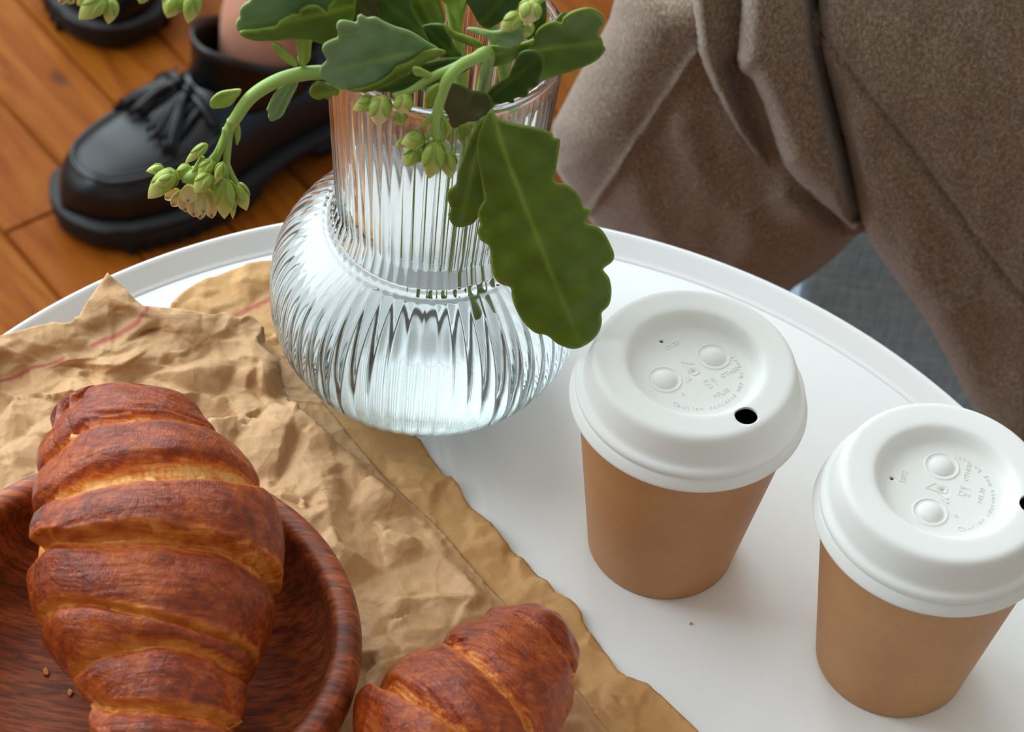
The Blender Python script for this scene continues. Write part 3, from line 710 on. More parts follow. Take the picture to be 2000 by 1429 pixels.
# ------------------------------------------------------------------ flowering sprigs in the vase
def zp(s, ox, oy, pts): return [(p[0] / s + ox, p[1] / s + oy) for p in pts]
Z2 = lambda pts: zp(2.041, 450, 0, pts)
ZL = lambda pts: zp(3.846, 680, 0, pts)
ZA = lambda pts: zp(4.762, 260, 0, pts)
ZB = lambda pts: zp(4.332, 270, 120, pts)
ZT = lambda pts: zp(4.762, 0, 0, pts)
def leaf(parent, outline, base, tip, y0, y1, mat, cup=0.004, bend=0.0, step=5.5, name='leaf', twist=0.0, th=0.0012, midrib=None):
    P, F, b = fill(outline, step, 0.2, smooth=True, seed=3)
    base, tip = np.array(base, float), np.array(tip, float); d = tip - base; L = np.linalg.norm(d); d /= L; nn = np.array([-d[1], d[0]])
    s = (P - base) @ d / L; lat = (P - base) @ nn; hw = max(12.0, np.abs(lat).max())
    mr = np.array(midrib if midrib is not None else [base, tip], float); rd = poly_dist(P, mr, False)
    y = y0 + (y1 - y0) * s - cup * (lat / hw) ** 2 + bend * np.sin(np.clip(s, 0, 1) * math.pi) + twist * lat / hw
    y = y + 0.0007 * np.sin(P[:, 0] / 17.0) * np.cos(P[:, 1] / 13.0)
    V = np.array([PY(p[0], p[1], q) for p, q in zip(P, y)])
    rib = np.exp(-(rd / 5.0) ** 2) * np.clip(1.25 - s, 0.15, 1); ed = np.exp(-(poly_dist(P, b) / 3.0) ** 2)
    o = mk(name, V, F, mat, parent, attrs=dict(rib=rib, edge=ed)); solidify(o, th, 0)
    return o
def stem(parent, pts, r, name='stem', n=40):
    """points are (px, py, y) or world points tagged 'w'"""
    P = [np.array(p[1:]) if p[0] == 'w' else PY(p[0], p[1], p[2]) for p in pts]
    v, f = tube(P, r, n, 14); o = mk(name, v, f, M['stem'], parent, attrs=dict(along=np.repeat(np.linspace(0, 1, n), 14))); return o
def bud(parent, base, tip, wpx, y0, y1, mat='bud', name='bud', lobes=4):
    A, B = PY(base[0], base[1], y0), PY(tip[0], tip[1], y1); ax = B - A; L = np.linalg.norm(ax); ax /= L
    rad = wpx / 2 / (FPX / np.linalg.norm(A - CAM))
    u = np.cross(ax, [0.2, 0.5, 0.84]); u /= np.linalg.norm(u); w = np.cross(ax, u)
    s = np.array([0, 0.04, .12, .24, .38, .52, .66, .78, .88, .95, 1.0]); rr = np.array([.16, .42, .74, .95, 1.0, .96, .82, .60, .36, .16, .02])
    v, al = [], []
    K = 24
    for i in range(len(s)):
        for k in range(K):
            a = 2 * math.pi * k / K
            lob = 1 + 0.10 * (abs(math.cos(lobes * a / 2)) - 0.6) * (1 - (2 * s[i] - 1) ** 2)
            spi = a + 0.5 * s[i]
            v.append(A + ax * L * s[i] + rad * rr[i] * lob * (math.cos(spi) * u + math.sin(spi) * w)); al.append(s[i])
    f = grid_faces(len(s), K, False, True) + [tuple(range(K)), tuple((len(s) - 1) * K + k for k in range(K))]
    o = mk(name, np.array(v), f, M[mat], parent, attrs=dict(along=al))
    # sepals clasping the base
    for k in range(4):
        a0 = 2 * math.pi * k / 4 + 0.4; sv = []
        for i, ss in enumerate(np.linspace(0.02, 0.55, 7)):
            hw = 0.55 * math.sin(math.pi * min(1, 0.28 + 0.72 * i / 6)) + 0.02
            r_ = rad * np.interp(ss, s, rr) * 1.07 + 0.0001
            for q in (-1, -0.5, 0, 0.5, 1):
                a = a0 + q * hw; sv.append(A + ax * L * ss + r_ * (1.04 - 0.04 * abs(q)) * (math.cos(a) * u + math.sin(a) * w))
        so = mk('sepal', np.array(sv), grid_faces(7, 5), M['bud'], o, attrs=dict(along=[0.2] * 35)); solidify(so, 0.0003, 0)
    return o
def petal(parent, base, tip, wpx, y0, y1, curl=0.001):
    A, B = PY(base[0], base[1], y0), PY(tip[0], tip[1], y1); ax = B - A; L = np.linalg.norm(ax); ax /= L
    view = A - CAM; view /= np.linalg.norm(view); side = np.cross(ax, view); side /= np.linalg.norm(side); nr = np.cross(side, ax)
    hw = wpx / 2 / (FPX / np.linalg.norm(A - CAM)); v, al = [], []
    for i, s in enumerate(np.linspace(0, 1, 9)):
        w = hw * (0.25 + 0.75 * math.sin(math.pi * min(s * 0.78 + 0.12, 1))) * (1 if s < .85 else (1 - s) / .15 + .05)
        for q in np.linspace(-1, 1, 7):
            v.append(A + ax * L * s + side * w * q - nr * (curl * q * q * 2 - curl * 2.5 * s * s)); al.append(s)
    o = mk('petal', np.array(v), grid_faces(9, 7), M['petal'], parent, attrs=dict(along=al)); solidify(o, 0.0003, 0); return o
VB = lambda dx, dy, z: ('w', VC[0] + dx + (.012 if z < .2 else 0), VC[1] + dy, TZ + z)
def build_sprigs():
    base = lambda dx, dy, z: np.array([VC[0] + dx, VC[1] + dy, TZ + z])
    G = 'flowering sprigs in the vase'
    # --- the arching sprig that leans out over the shoe
    t = empty('flowering_sprig', base(.004, .004, .040), 'arching succulent sprig with drooping cluster of pale buds hanging out before the shoe', 'plant', G)
    stem(t, [VB(.004, .004, .040), VB(.004, .002, .09), VB(.0, -.004, .15), (800, 150, .708), (700, 142, .702), (628, 141, .699), (575, 147, .697), (530, 163, .695), (490, 190, .693), (462, 228, .691), (446, 255, .690)], [.0026, .0026, .0027, .0027, .0025, .0022], n=60)
    stem(t, [(446, 255, .690), (430, 290, .689), (417, 312, .688), (400, 330, .688), (372, 345, .687), (358, 352, .687)], [.0019, .0016, .0022, .0024, .0012], 'branch')
    stem(t, [(441, 250, .690), (437, 275, .688), (428, 300, .688), (418, 320, .687), (408, 335, .687)], [.0013, .0012, .0012], 'branch')
    stem(t, [(452, 235, .690), (446, 270, .689), (443, 310, .688), (441, 355, .687)], [.0018, .0015, .0012], 'branch')
    stem(t, [(443, 315, .688), (430, 325, .687), (420, 332, .687)], [.0012, .0010], 'branch')
    stem(t, [(396, 306, .688), (386, 322, .687), (378, 335, .687)], [.0010, .0010], 'branch')
    stem(t, [(444, 322, .688), (452, 340, .688), (462, 358, .688)], [.0012, .0011], 'branch')
    for b_, tp, w, y in [((215, 900), (66, 928), 80, .689), ((310, 930), (82, 1160), 175, .685), ((290, 970), (128, 1052), 92, .682), ((610, 955), (478, 1112), 140, .680), ((735, 1000), (728, 1332), 175, .682), ((830, 1030), (918, 1262), 135, .687), ((630, 840), (510, 985), 120, .684), ((718, 860), (655, 1032), 85, .681), ((800, 1140), (800, 1334), 60, .684), ((580, 700), (395, 862), 85, .687), ((440, 890), (300, 990), 110, .690), ((500, 900), (420, 1060), 120, .691), ((640, 1000), (600, 1290), 120, .690)]:
        p = ZB([b_, tp]); bud(t, p[0], p[1], w / 4.332, y, y - .001, 'bud')
    for b_, tp, w, y in [((350, 1090), (225, 1165), 80, .688), ((380, 1090), (285, 1228), 95, .687), ((430, 1060), (400, 1278), 150, .684), ((450, 1080), (352, 1250), 110, .686), ((500, 1060), (470, 1322), 150, .682), ((530, 1090), (524, 1342), 110, .683), ((590, 1080), (625, 1332), 110, .684), ((440, 1040), (420, 1200), 150, .680), ((520, 1120), (560, 1290), 120, .681)]:
        p = ZB([b_, tp]); petal(t, p[0], p[1], w / 4.332, y + .002, y - .001)
    c_in = ZA([(1100, -5), (1060, 25), (1015, 60), (990, 108), (998, 160), (968, 195), (958, 245), (985, 300), (1040, 340), (1120, 365), (1200, 372), (1350, 362), (1500, 352), (1600, 357), (1700, 380), (1790, 402), (1900, 340), (2030, 190), (2050, -60), (1900, -190), (1200, -190)])
    leaf(t, c_in, (690, 10), (465, 48), .712, .700, M['leaf_blue'], .004)
    strip = ZA([(1010, 288), (1100, 276), (1200, 262), (1330, 240), (1350, 205), (1380, 185), (1450, 145), (1500, 128), (1540, 130), (1550, 95), (1575, 75), (1640, 48), (1680, 52), (1700, 50), (1750, 75), (1805, 115), (1820, 60), (1855, 20), (1900, -40), (2060, -40), (2040, 190), (1900, 345), (1790, 404), (1700, 384), (1600, 361), (1500, 356), (1350, 366), (1200, 376), (1120, 369), (1040, 344), (985, 304)])
    leaf(t, strip, (690, 10), (470, 62), .704, .6965, M['leaf'], .0)
    d_o = Z2([(505, 92), (508, 68), (522, 60), (545, 74), (578, 71), (610, 88), (655, 108), (720, 128), (785, 168), (830, 196), (770, 205), (735, 232), (695, 252), (660, 264), (638, 290), (600, 318), (540, 343), (470, 357), (420, 350), (382, 326), (358, 296), (360, 268), (384, 240), (368, 206), (373, 180), (402, 162), (430, 150), (424, 112), (432, 88), (462, 84)])
    leaf(t, d_o, (850, 92), (630, 140), .700, .684, M['leaf_blue'], .005)
    leaf(t, Z2([(830, 196), (770, 205), (735, 232), (695, 252), (660, 264), (638, 290), (600, 318), (540, 343), (470, 357), (500, 364), (560, 360), (640, 330), (720, 280), (790, 240), (860, 210)]), (850, 100), (680, 176), .697, .685, M['leaf'], 0)
    leaf(t, ZA([(1640, 870), (1660, 812), (1720, 755), (1800, 780), (1920, 840), (1885, 888), (1860, 875), (1845, 905), (1790, 915), (1780, 895), (1735, 920), (1665, 900)]), (665, 178), (604, 186), .700, .696, M['leaf'], .001)
    leaf(t, ZA([(1282, 405), (1320, 400), (1400, 458), (1480, 535), (1532, 605), (1492, 612), (1430, 580), (1370, 530), (1310, 460)]), (580, 127), (530, 86), .698, .697, M['leaf_lime'], .001, name='bract')
    leaf(t, ZA([(1512, 340), (1600, 345), (1665, 372), (1655, 410), (1650, 480), (1642, 560), (1600, 605), (1545, 608), (1530, 545), (1537, 520), (1520, 455), (1527, 430), (1508, 392)]), (590, 128), (594, 75), .699, .701, M['leaf_lime'], .001, name='bract')
    leaf(t, ZA([(1480, 735), (1528, 730), (1520, 800), (1470, 900), (1420, 1000), (1370, 1090), (1290, 1125), (1258, 1092), (1262, 1050), (1247, 1028), (1280, 950), (1330, 860), (1400, 800)]), (576, 152), (526, 236), .697, .694, M['leaf_blue'], .002, name='bract')
    leaf(t, ZA([(716, 960), (730, 920), (800, 865), (900, 840), (1005, 838), (960, 920), (890, 990), (800, 1005), (740, 1000)]), (470, 180), (411, 203), .693, .692, M['leaf_lime'], .001, name='bract')
    leaf(t, ZA([(925, 1112), (970, 1150), (990, 1200), (990, 1300), (965, 1345), (955, 1300), (942, 1200)]), (454, 234), (463, 282), .690, .689, M['leaf_lime'], .001, step=4, name='bract')
    # --- the sprig hanging over the front of the rim
    t = empty('flowering_sprig', base(.008, -.008, .045), 'succulent sprig drooping over the vase front with a long scalloped leaf and small buds', 'plant', G)
    stem(t, [VB(.008, -.008, .045), VB(.006, -.010, .10), VB(.004, -.016, .17), (955, 108, .700), (925, 116, .692), (900, 128, .688), (876, 152, .684), (864, 182, .682), (855, 215, .680), (851, 245, .679), (853, 275, .679)], [.0024, .0024, .0023, .0022, .0019, .0014], n=60)
    stem(t, [(905, 124, .689), (880, 136, .687), (850, 148, .686), (820, 166, .685), (795, 180, .684), (768, 187, .684)], [.0020, .0018, .0014, .0010], 'branch')
    stem(t, [(852, 238, .680), (843, 255, .679), (832, 268, .679)], [.0012, .0010], 'branch')
    stem(t, [(853, 240, .680), (862, 270, .680), (870, 290, .680)], [.0011, .0010], 'branch')
    for b_, tp, w, y in [((185, 745), (36, 828), 110, .684), ((255, 725), (222, 945), 165, .681), ((425, 715), (400, 858), 140, .681), ((392, 850), (390, 940), 105, .684), ((575, 1030), (395, 1080), 140, .679), ((520, 1120), (428, 1250), 130, .682), ((655, 1065), (610, 1342), 170, .677), ((745, 1140), (772, 1342), 120, .681), ((430, 1050), (352, 1105), 55, .681)]:
        p = ZL([b_, tp]); bud(t, p[0], p[1], w / 3.846, y, y - .001, 'petal' if (w in (165, 140) and b_[0] < 500) else 'bud')
    A_o = Z2([(1045, 435), (1062, 470), (1120, 490), (1200, 505), (1255, 520), (1285, 532), (1290, 548), (1314, 554), (1310, 600), (1300, 660), (1293, 722), (1340, 735), (1380, 765), (1402, 800), (1408, 825), (1440, 836), (1430, 858), (1418, 875), (1422, 892), (1465, 905), (1500, 945), (1527, 1005), (1522, 1040), (1485, 1072), (1510, 1110), (1518, 1150), (1510, 1210), (1480, 1245), (1480, 1290), (1455, 1340), (1410, 1375), (1365, 1387), (1310, 1370), (1262, 1333), (1215, 1322), (1170, 1280), (1140, 1230), (1125, 1180), (1118, 1142), (1075, 1125), (1050, 1090), (1040, 1020), (1030, 975), (1000, 955), (988, 920), (997, 888), (988, 850), (1002, 812), (1015, 790), (1000, 700), (985, 620), (990, 540), (1010, 480), (1030, 445)])
    mid = Z2([(1045, 435), (1080, 560), (1130, 700), (1180, 830), (1220, 930), (1270, 1060), (1320, 1180), (1390, 1350)])
    leaf(t, A_o, mid[0], mid[-1], .688, .664, M['leaf'], -.004, -.004, midrib=mid)
    leaf(t, Z2([(1005, 470), (975, 520), (945, 580), (925, 640), (905, 690), (900, 735), (870, 760), (866, 795), (880, 830), (868, 858), (885, 893), (915, 903), (945, 895), (972, 885), (990, 855), (1012, 805), (1030, 700), (1020, 560)]), Z2([(1010, 470)])[0], Z2([(915, 900)])[0], .690, .682, M['leaf'], .001)
    leaf(t, ZL([(760, 625), (850, 642), (930, 680), (1000, 690), (1060, 715), (1087, 760), (1080, 810), (1040, 860), (1010, 870), (990, 890), (960, 908), (900, 915), (850, 940), (790, 962), (765, 930), (755, 880), (720, 810), (715, 700)]), (930, 150), (895, 245), .702, .690, M['leaf_brown'], .002)
    leaf(t, ZL([(1045, 700), (1090, 650), (1150, 610), (1210, 570), (1225, 520), (1245, 495), (1270, 430), (1310, 390), (1380, 380), (1440, 400), (1472, 450), (1465, 530), (1440, 580), (1425, 640), (1355, 668), (1350, 718), (1290, 725), (1240, 738), (1245, 768), (1150, 774), (1080, 760)]), (955, 190), (1055, 110), .706, .702, M['leaf_dark'], .002)
    leaf(t, ZL([(690, 630), (705, 700), (655, 790), (602, 802), (578, 740), (610, 670)]), (862, 165), (835, 207), .683, .682, M['leaf_lime'], .001, step=4, name='bract')
    leaf(t, ZL([(700, 845), (750, 930), (757, 1000), (720, 1055), (690, 960)]), (862, 222), (868, 272), .681, .680, M['leaf_lime'], .001, step=4, name='bract')
    leaf(t, ZL([(485, 512), (530, 508), (600, 542), (655, 574), (590, 580), (500, 562)]), (848, 150), (806, 134), .686, .684, M['leaf_lime'], .001, step=4, name='bract')
    leaf(t, ZL([(645, 850), (600, 875), (560, 930), (550, 965), (600, 935), (640, 890)]), (848, 222), (823, 250), .680, .679, M['leaf_lime'], .0005, step=4, name='bract')
    leaf(t, ZL([(825, 958), (870, 930), (918, 960), (900, 985), (905, 1010), (862, 1047), (838, 1030)]), (905, 242), (903, 271), .690, .688, M['leaf'], .001, step=4)
    leaf(t, ZL([(480, 500), (600, 470), (760, 440), (940, 440), (900, 520), (740, 600), (560, 660), (300, 690), (200, 660), (380, 600), (470, 540)]), (920, 118), (740, 172), .712, .700, M['leaf_dark'], .002)
    # --- the sprig standing upright in the mouth, buds drooping above the dark shoe
    t = empty('flowering_sprig', base(-.010, .006, .042), 'tall succulent sprig with broad dark upright leaves in the vase mouth', 'plant', G)
    stem(t, [VB(-.010, .006, .042), VB(-.008, .006, .10), VB(-.006, .004, .17), VB(-.010, -.002, .24), VB(-.045, -.030, .30), VB(-.095, -.050, .305), (100, -60, .668), (190, -35, .665)], [.0028, .0027, .0026, .0024, .0020, .0014], n=60)
    stem(t, [VB(-.070, -.042, .306), (330, -70, .668), (350, -30, .665)], [.0015, .0013, .0012], 'branch')
    for b_, tp, w, y in [((975, -30), (733, 180), 195, .664), ((1045, 0), (1005, 226), 135, .666), ((1640, -40), (1555, 166), 175, .664), ((1810, -60), (1745, 218), 160, .662), ((1340, -50), (1300, 32), 95, .668), ((850, -60), (715, 48), 130, .666)]:
        p = ZT([b_, tp]); bud(t, p[0], p[1], w / 4.762, y, y - .001, 'bud')
    for b_, tp, w in [((600, -40), (562, 40), 60), ((650, -50), (650, 46), 70), ((620, -40), (690, 20), 60)]:
        p = ZT([b_, tp]); petal(t, p[0], p[1], w / 4.762, .667, .666)
    leaf(t, ZL([(170, -60), (430, -60), (470, 60), (540, 180), (620, 330), (580, 365), (480, 380), (340, 300), (255, 165), (215, 80)]), (860, 96), (730, -20), .716, .722, M['leaf_dark'], .004)
    leaf(t, ZL([(430, -60), (640, -60), (700, 60), (720, 180), (700, 260), (640, 330), (560, 200), (480, 80)]), (866, 90), (815, -20), .728, .735, M['leaf'], .003)
    leaf(t, ZL([(640, -60), (900, -60), (880, 60), (845, 230), (815, 170), (760, 60), (700, 0)]), (900, 60), (880, -20), .726, .730, M['leaf_lime'], .002)
    leaf(t, ZL([(-60, -60), (190, -60), (250, 160), (170, 180), (140, 130), (90, 150), (60, 170), (20, 180), (-60, 120)]), (740, 50), (680, -20), .722, .718, M['leaf_brown'], .003)
    leaf(t, ZL([(550, 200), (700, 180), (760, 260), (790, 340), (850, 420), (740, 430), (620, 400), (560, 330)]), (890, 110), (830, 50), .716, .720, M['leaf_dark'], .002)
    leaf(t, ZL([(720, 180), (800, 240), (880, 270), (960, 300), (1010, 340), (960, 350), (860, 320), (760, 270)]), (940, 90), (868, 48), .708, .706, M['leaf'], .001, step=4)
    # --- the sprig reaching over the rim towards the wool coat
    t = empty('flowering_sprig', base(.014, .008, .046), 'succulent sprig with a rounded glossy leaf reaching over the rim towards the brown wool', 'plant', G)
    stem(t, [VB(.014, .008, .046), VB(.014, .006, .10), VB(.012, .002, .17), VB(.012, -.002, .215), VB(.020, -.008, .25), (1068, -30, .706), (1050, 5, .704)], [.0028, .0026, .0026, .0024, .0018, .0012], n=50)
    for b_, tp, w, y in [((1290, 110), (1150, 236), 130, .699), ((1385, 10), (1335, 182), 165, .697), ((1355, 170), (1335, 284), 95, .700)]:
        p = ZL([b_, tp]); bud(t, p[0], p[1], w / 3.846, y, y - .001, 'petal' if w == 165 else 'bud')
    leaf(t, ZL([(1320, 340), (1390, 290), (1402, 258), (1440, 210), (1500, 175), (1560, 163), (1605, 182), (1618, 140), (1680, 95), (1760, 70), (1830, 67), (1890, 95), (1922, 140), (1922, 180), (1885, 225), (1880, 260), (1905, 290), (1915, 340), (1932, 368), (1880, 440), (1800, 490), (1700, 530), (1600, 560), (1500, 592), (1435, 602), (1400, 500), (1340, 420)]), (1025, 98), (1180, 80), .716, .722, M['leaf'], .006)
    leaf(t, ZL([(1555, 170), (1582, 120), (1622, 90), (1660, 112), (1640, 140), (1605, 185)]), (1090, 45), (1105, 22), .728, .732, M['leaf_dark'], .001, step=4)
    leaf(t, ZL([(890, 215), (950, 208), (1010, 222), (1100, 237), (1200, 215), (1292, 198), (1335, 262), (1312, 310), (1262, 350), (1200, 366), (1140, 347), (1100, 312), (1060, 277), (1000, 262)]), (915, 55), (1020, 85), .706, .700, M['leaf_blue'], .003)
    leaf(t, ZL([(960, 440), (1060, 350), (1180, 350), (1320, 320), (1400, 300), (1330, 390), (1260, 440), (1170, 490), (1060, 495)]), (930, 115), (1035, 85), .704, .706, M['leaf'], .002)
    leaf(t, ZL([(900, -60), (1320, -60), (1270, 60), (1180, 140), (1060, 210), (1000, 190), (950, 120)]), (930, 50), (1000, -20), .728, .736, M['leaf_dark'], .004)
    leaf(t, ZL([(1380, 40), (1480, 0), (1478, 170), (1440, 200), (1370, 290), (1335, 280), (1360, 180)]), (1045, 75), (1060, 5), .716, .722, M['leaf_dark'], .002)
build_sprigs()

# ------------------------------------------------------------------ linen-covered stool behind the table
def rbox(x0, x1, y0, y1, z0, z1, bev, seg=3):
    bm = bmesh.new(); bmesh.ops.create_cube(bm, size=1.0)
    for v in bm.verts: v.co = Vector(((x0 + x1) / 2 + v.co.x * (x1 - x0), (y0 + y1) / 2 + v.co.y * (y1 - y0), (z0 + z1) / 2 + v.co.z * (z1 - z0)))
    bmesh.ops.bevel(bm, geom=list(bm.edges), offset=bev, segments=seg, affect='EDGES', profile=0.5)
    v = np.array([tuple(p.co) for p in bm.verts]); f = [tuple(q.index for q in g.verts) for g in bm.faces]; bm.free(); return v, f
def build_stool():
    t = empty('upholstered_stool', (0.40, 1.22, 0), 'blue-grey linen covered stool under the brown wool coat', 'stool')
    # loose cover: a box of cloth with soft wrinkles
    nx, nz = 60, 50; v = []
    per = [(0.166, 1.06), (0.66, 1.06), (0.66, 1.46), (0.166, 1.46)]
    P = densify(per, 0.008); n = len(P); c = P.mean(0)
    zs = np.linspace(0.004, 0.405, nz)
    for i in range(n):
        d = (P[i] - c) / np.linalg.norm(P[i] - c)
        for z in zs:
            w = 0.0035 * mnoise.noise(Vector((P[i][0] * 22, P[i][1] * 22, z * 9))) + 0.004 * (1 - z / 0.4)
            v.append((P[i][0] + d[0] * w, P[i][1] + d[1] * w, z))
    f = grid_faces(n, nz, True, False)
    mk('loose_cover', v, f, M['linen'], t)
    mk('seat_pad', *rbox(0.163, 0.663, 1.056, 1.464, 0.385, 0.428, 0.016), M['linen'], t)
build_stool()

# ------------------------------------------------------------------ seated person: legs, wool coat, loafers
def skin_mesh(name, pts, edges, radii, mat, parent, root=0, sub=2):
    me = bpy.data.meshes.new(name); org = ORG[parent.name]
    me.from_pydata([tuple(np.array(p) - org) for p in pts], edges, []); o = bpy.data.objects.new(name, me); col.objects.link(o); o.parent = parent; ORG[o.name] = org
    o.modifiers.new('skin', 'SKIN'); me.materials.append(mat)
    for i, r in enumerate(radii):
        me.skin_vertices[0].data[i].radius = (r, r) if not isinstance(r, tuple) else r
        me.skin_vertices[0].data[i].use_root = (i == root)
    m = o.modifiers.new('s', 'SUBSURF'); m.levels = sub; m.render_levels = sub
    dg = bpy.context.evaluated_depsgraph_get(); dg.update()
    nm = bpy.data.meshes.new_from_object(o.evaluated_get(dg)); o.modifiers.clear(); o.data = nm
    nm.polygons.foreach_set('use_smooth', [True] * len(nm.polygons))
    return o
def build_loafer(parent, T, ang, mirror):
    a = np.array([math.cos(ang), math.sin(ang)]); b = np.array([math.sin(ang), -math.cos(ang)]) * mirror
    T = np.array(T)
    def loc(s, lat, z): return np.array([T[0] + a[0] * s + b[0] * lat, T[1] + a[1] * s + b[1] * lat, z])
    SS = [0, .004, .012, .03, .06, .09, .12, .15, .19, .23, .265, .285, .295]
    NW = [.004, .018, .031, .044, .0535, .0555, .053, .046, .040, .040, .037, .024, .004]
    FW = [.004, .017, .029, .041, .048, .049, .047, .043, .038, .037, .034, .022, .004]
    s = np.r_[np.linspace(0, .03, 12)[:-1], np.linspace(.03, .265, 40), np.linspace(.265, .295, 10)[1:]]
    nw, fw = np.interp(s, SS, NW), np.interp(s, SS, FW)
    for arr in (nw, fw):
        arr[2:-2] = np.convolve(arr, np.ones(5) / 5, 'valid')
    # upper
    HS = [0, .006, .018, .04, .07, .09, .108, .122, .132, .142, .160, .19, .23, .27, .288, .295]
    HT = [.028, .046, .058, .064, .069, .075, .084, .092, .096, .096, .094, .090, .086, .088, .084, .030]
    ht = np.interp(s, HS, HT); K = 41; v = []
    for i in range(len(s)):
        for k in range(K):
            ph = math.pi * k / (K - 1); cc, sn = math.cos(ph), math.sin(ph)
            e = 0.62 if s[i] < .1 else 0.62 + 0.2 * sstep(s[i], .1, .13)
            w = (nw[i] if cc > 0 else fw[i]) - 0.0055
            w = max(w, .001) * (1 - 0.30 * sstep(s[i], .10, .14) * sn ** 2)
            v.append(loc(s[i], w * np.sign(cc) * abs(cc) ** e, 0.024 + (ht[i] - 0.024) * sn ** (e + .1)))
    f = grid_faces(len(s), K)
    up = mk('loafer', v, f, M['leather'], parent)
    # sole in two tiers with a waist and a heel block
    def tier(grow, z_lo, z_hi, shape):
        vv = []
        zz = [0, .15, .85, 1]; gg = [-.0022, 0, 0, -.0022]
        rows = [(zq, gq) for zq, gq in zip(zz, gg)]
        outl = np.vstack([np.c_[s, nw + grow], np.c_[s[::-1], -(fw[::-1] + grow)]])
        for zq, gq in rows:
            for (q, l) in outl:
                lo = z_lo + (0.014 * sstep(q, .135, .15) * (1 - sstep(q, .195, .20)) if shape else 0)
                lo += (0.006 * (1 - sstep(q, .0, .06)) if shape else 0)
                vv.append(loc(min(max(q, -.0), .3) + (grow * (1 if q > .15 else -1)) * (1 if (q < .02 or q > .28) else 0), l + np.sign(l) * gq, lo + (z_hi - lo) * zq))
        n = len(outl); ff = grid_faces(len(rows), n, False, True)
        for base_ in (0, (len(rows) - 1) * n):
            for i in range(len(s) - 1): ff.append((base_ + i, base_ + i + 1, base_ + n - 2 - i, base_ + n - 1 - i))
        return np.array(vv), ff
    mk('sole', *tier(0.0015, 0.0, 0.0175, True), M['sole'], up)
    mk('welt', *tier(0.0035, 0.0180, 0.0262, False), M['sole'], up)
    # lugs along the sole edge
    for side in (1, -1):
        for q in np.arange(.03, .13, .012):
            w = (np.interp(q, s, nw) if side > 0 else np.interp(q, s, fw)) + .0018
            p = [loc(q + dx, side * (w - dl), z) for dx in (-.0036, .0036) for dl in (.006, -.0008) for z in (.001, .010)]
            mk('lug', p, [(0, 1, 3, 2), (4, 6, 7, 5), (0, 4, 5, 1), (2, 3, 7, 6), (0, 2, 6, 4), (1, 5, 7, 3)], M['sole'], up, False)
    # stitched apron seam round the toe
    def surf(q, lat):
        w = (np.interp(q, s, nw) if lat > 0 else np.interp(q, s, fw)) - .0055; h = np.interp(q, s, ht)
        x = min(abs(lat) / max(w, .001), 0.995); e = 0.62
        cc = x ** (1 / e); sn = math.sqrt(max(0, 1 - cc * cc)); return loc(q, lat, 0.024 + (h - 0.024) * sn ** (e + .1))
    U = [(.118, .0400), (.095, .0405), (.07, .0385), (.045, .0335), (.026, .024), (.0175, .012), (.0155, 0), (.0175, -.011), (.026, -.022), (.045, -.030), (.07, -.034), (.095, -.035), (.118, -.035)]
    pth = [surf(q, l) + np.array([0, 0, .0008]) for q, l in catmull(U, 40)]
    v, f = tube(pth, [.0021, .0021], 90, 10); mk('apron_seam', v, f, M['leather'], up)
    v, f = tube([surf(q + .004, l * .93) + np.array([0, 0, .0004]) for q, l in catmull(U, 40)], [.0010, .0010], 90, 8); mk('apron_piping', v, f, M['leather'], up)
    # strap, fringed kiltie and two tassels
    def strip(q0, q1, l0, l1, w, lift, name, thick=.0014):
        vv = []
        for i, u in enumerate(np.linspace(0, 1, 9)):
            q = q0 + (q1 - q0) * u; l = l0 + (l1 - l0) * u
            p = surf(q, l) + np.array([0, 0, lift + .003 * math.sin(u * math.pi)])
            for wv in (-w / 2, w / 2): vv.append(p + np.array([b[0] * wv, b[1] * wv, 0]))
        o = mk(name, np.array(vv), grid_faces(9, 2), M['leather'], up); solidify(o, thick, 0)
    for k in range(7):
        l = -.024 + .008 * k; strip(.108, .074 + .004 * abs(k - 3) / 3, l * .8, l * 1.15, .0072, .0035, 'kiltie_fringe')
    v, f = tube([surf(.108, l) + np.array([0, 0, .004]) for l in (-.036, -.02, 0, .02, .036)], [.0035, .004, .0035], 30, 10); mk('strap', v, f, M['leather'], up)
    for sd in (-1, 1):
        k0 = surf(.106, .006 * sd) + np.array([0, 0, .009])
        v, f = lathe([(0.0001, -.005), (.0035, -.004), (.0052, 0), (.0035, .004), (.0001, .005)], 16, k0); tas = mk('tassel', v, f, M['leather'], up)
        vvv = []
        for j in range(9):
            an = -0.9 + 1.8 * j / 8; q1, l1 = .068 + .003 * (j % 3), sd * .022 + .017 * math.sin(an)
            e = surf(q1, np.clip(l1, -.035, .035)) + np.array([0, 0, .004 + .003 * (j % 2)]); m_ = (k0 + e) / 2 + np.array([0, 0, .005])
            vvv.append(tube([k0, m_, e], [.0018, .0022, .0020], 10, 7))
        v, f = merge(vvv); mk('tassel_strands', v, f, M['leather'], up)
    # collar standing round the ankle, its tongue side highest
    vv = []
    for i, an in enumerate(np.linspace(0, 2 * math.pi, 48, endpoint=False)):
        cq, sq = math.cos(an), math.sin(an)
        top = .101 + .024 * sstep(cq, -.2, 1.0) + .004 * sstep(-cq, .5, 1)
        for k, u in enumerate(np.linspace(0, 1, 8)):
            g = 1.0 - .05 * math.sin(u * math.pi) + .05 * u * u
            vv.append(loc(.170 - .050 * cq * g - .010 * (1 - u) * max(cq, 0), .0365 * sq * g, .070 + (top - .070) * u))
    o = mk('collar', np.array(vv), grid_faces(48, 8, True, False), M['leather'], up); solidify(o, .003, -1)
    return loc
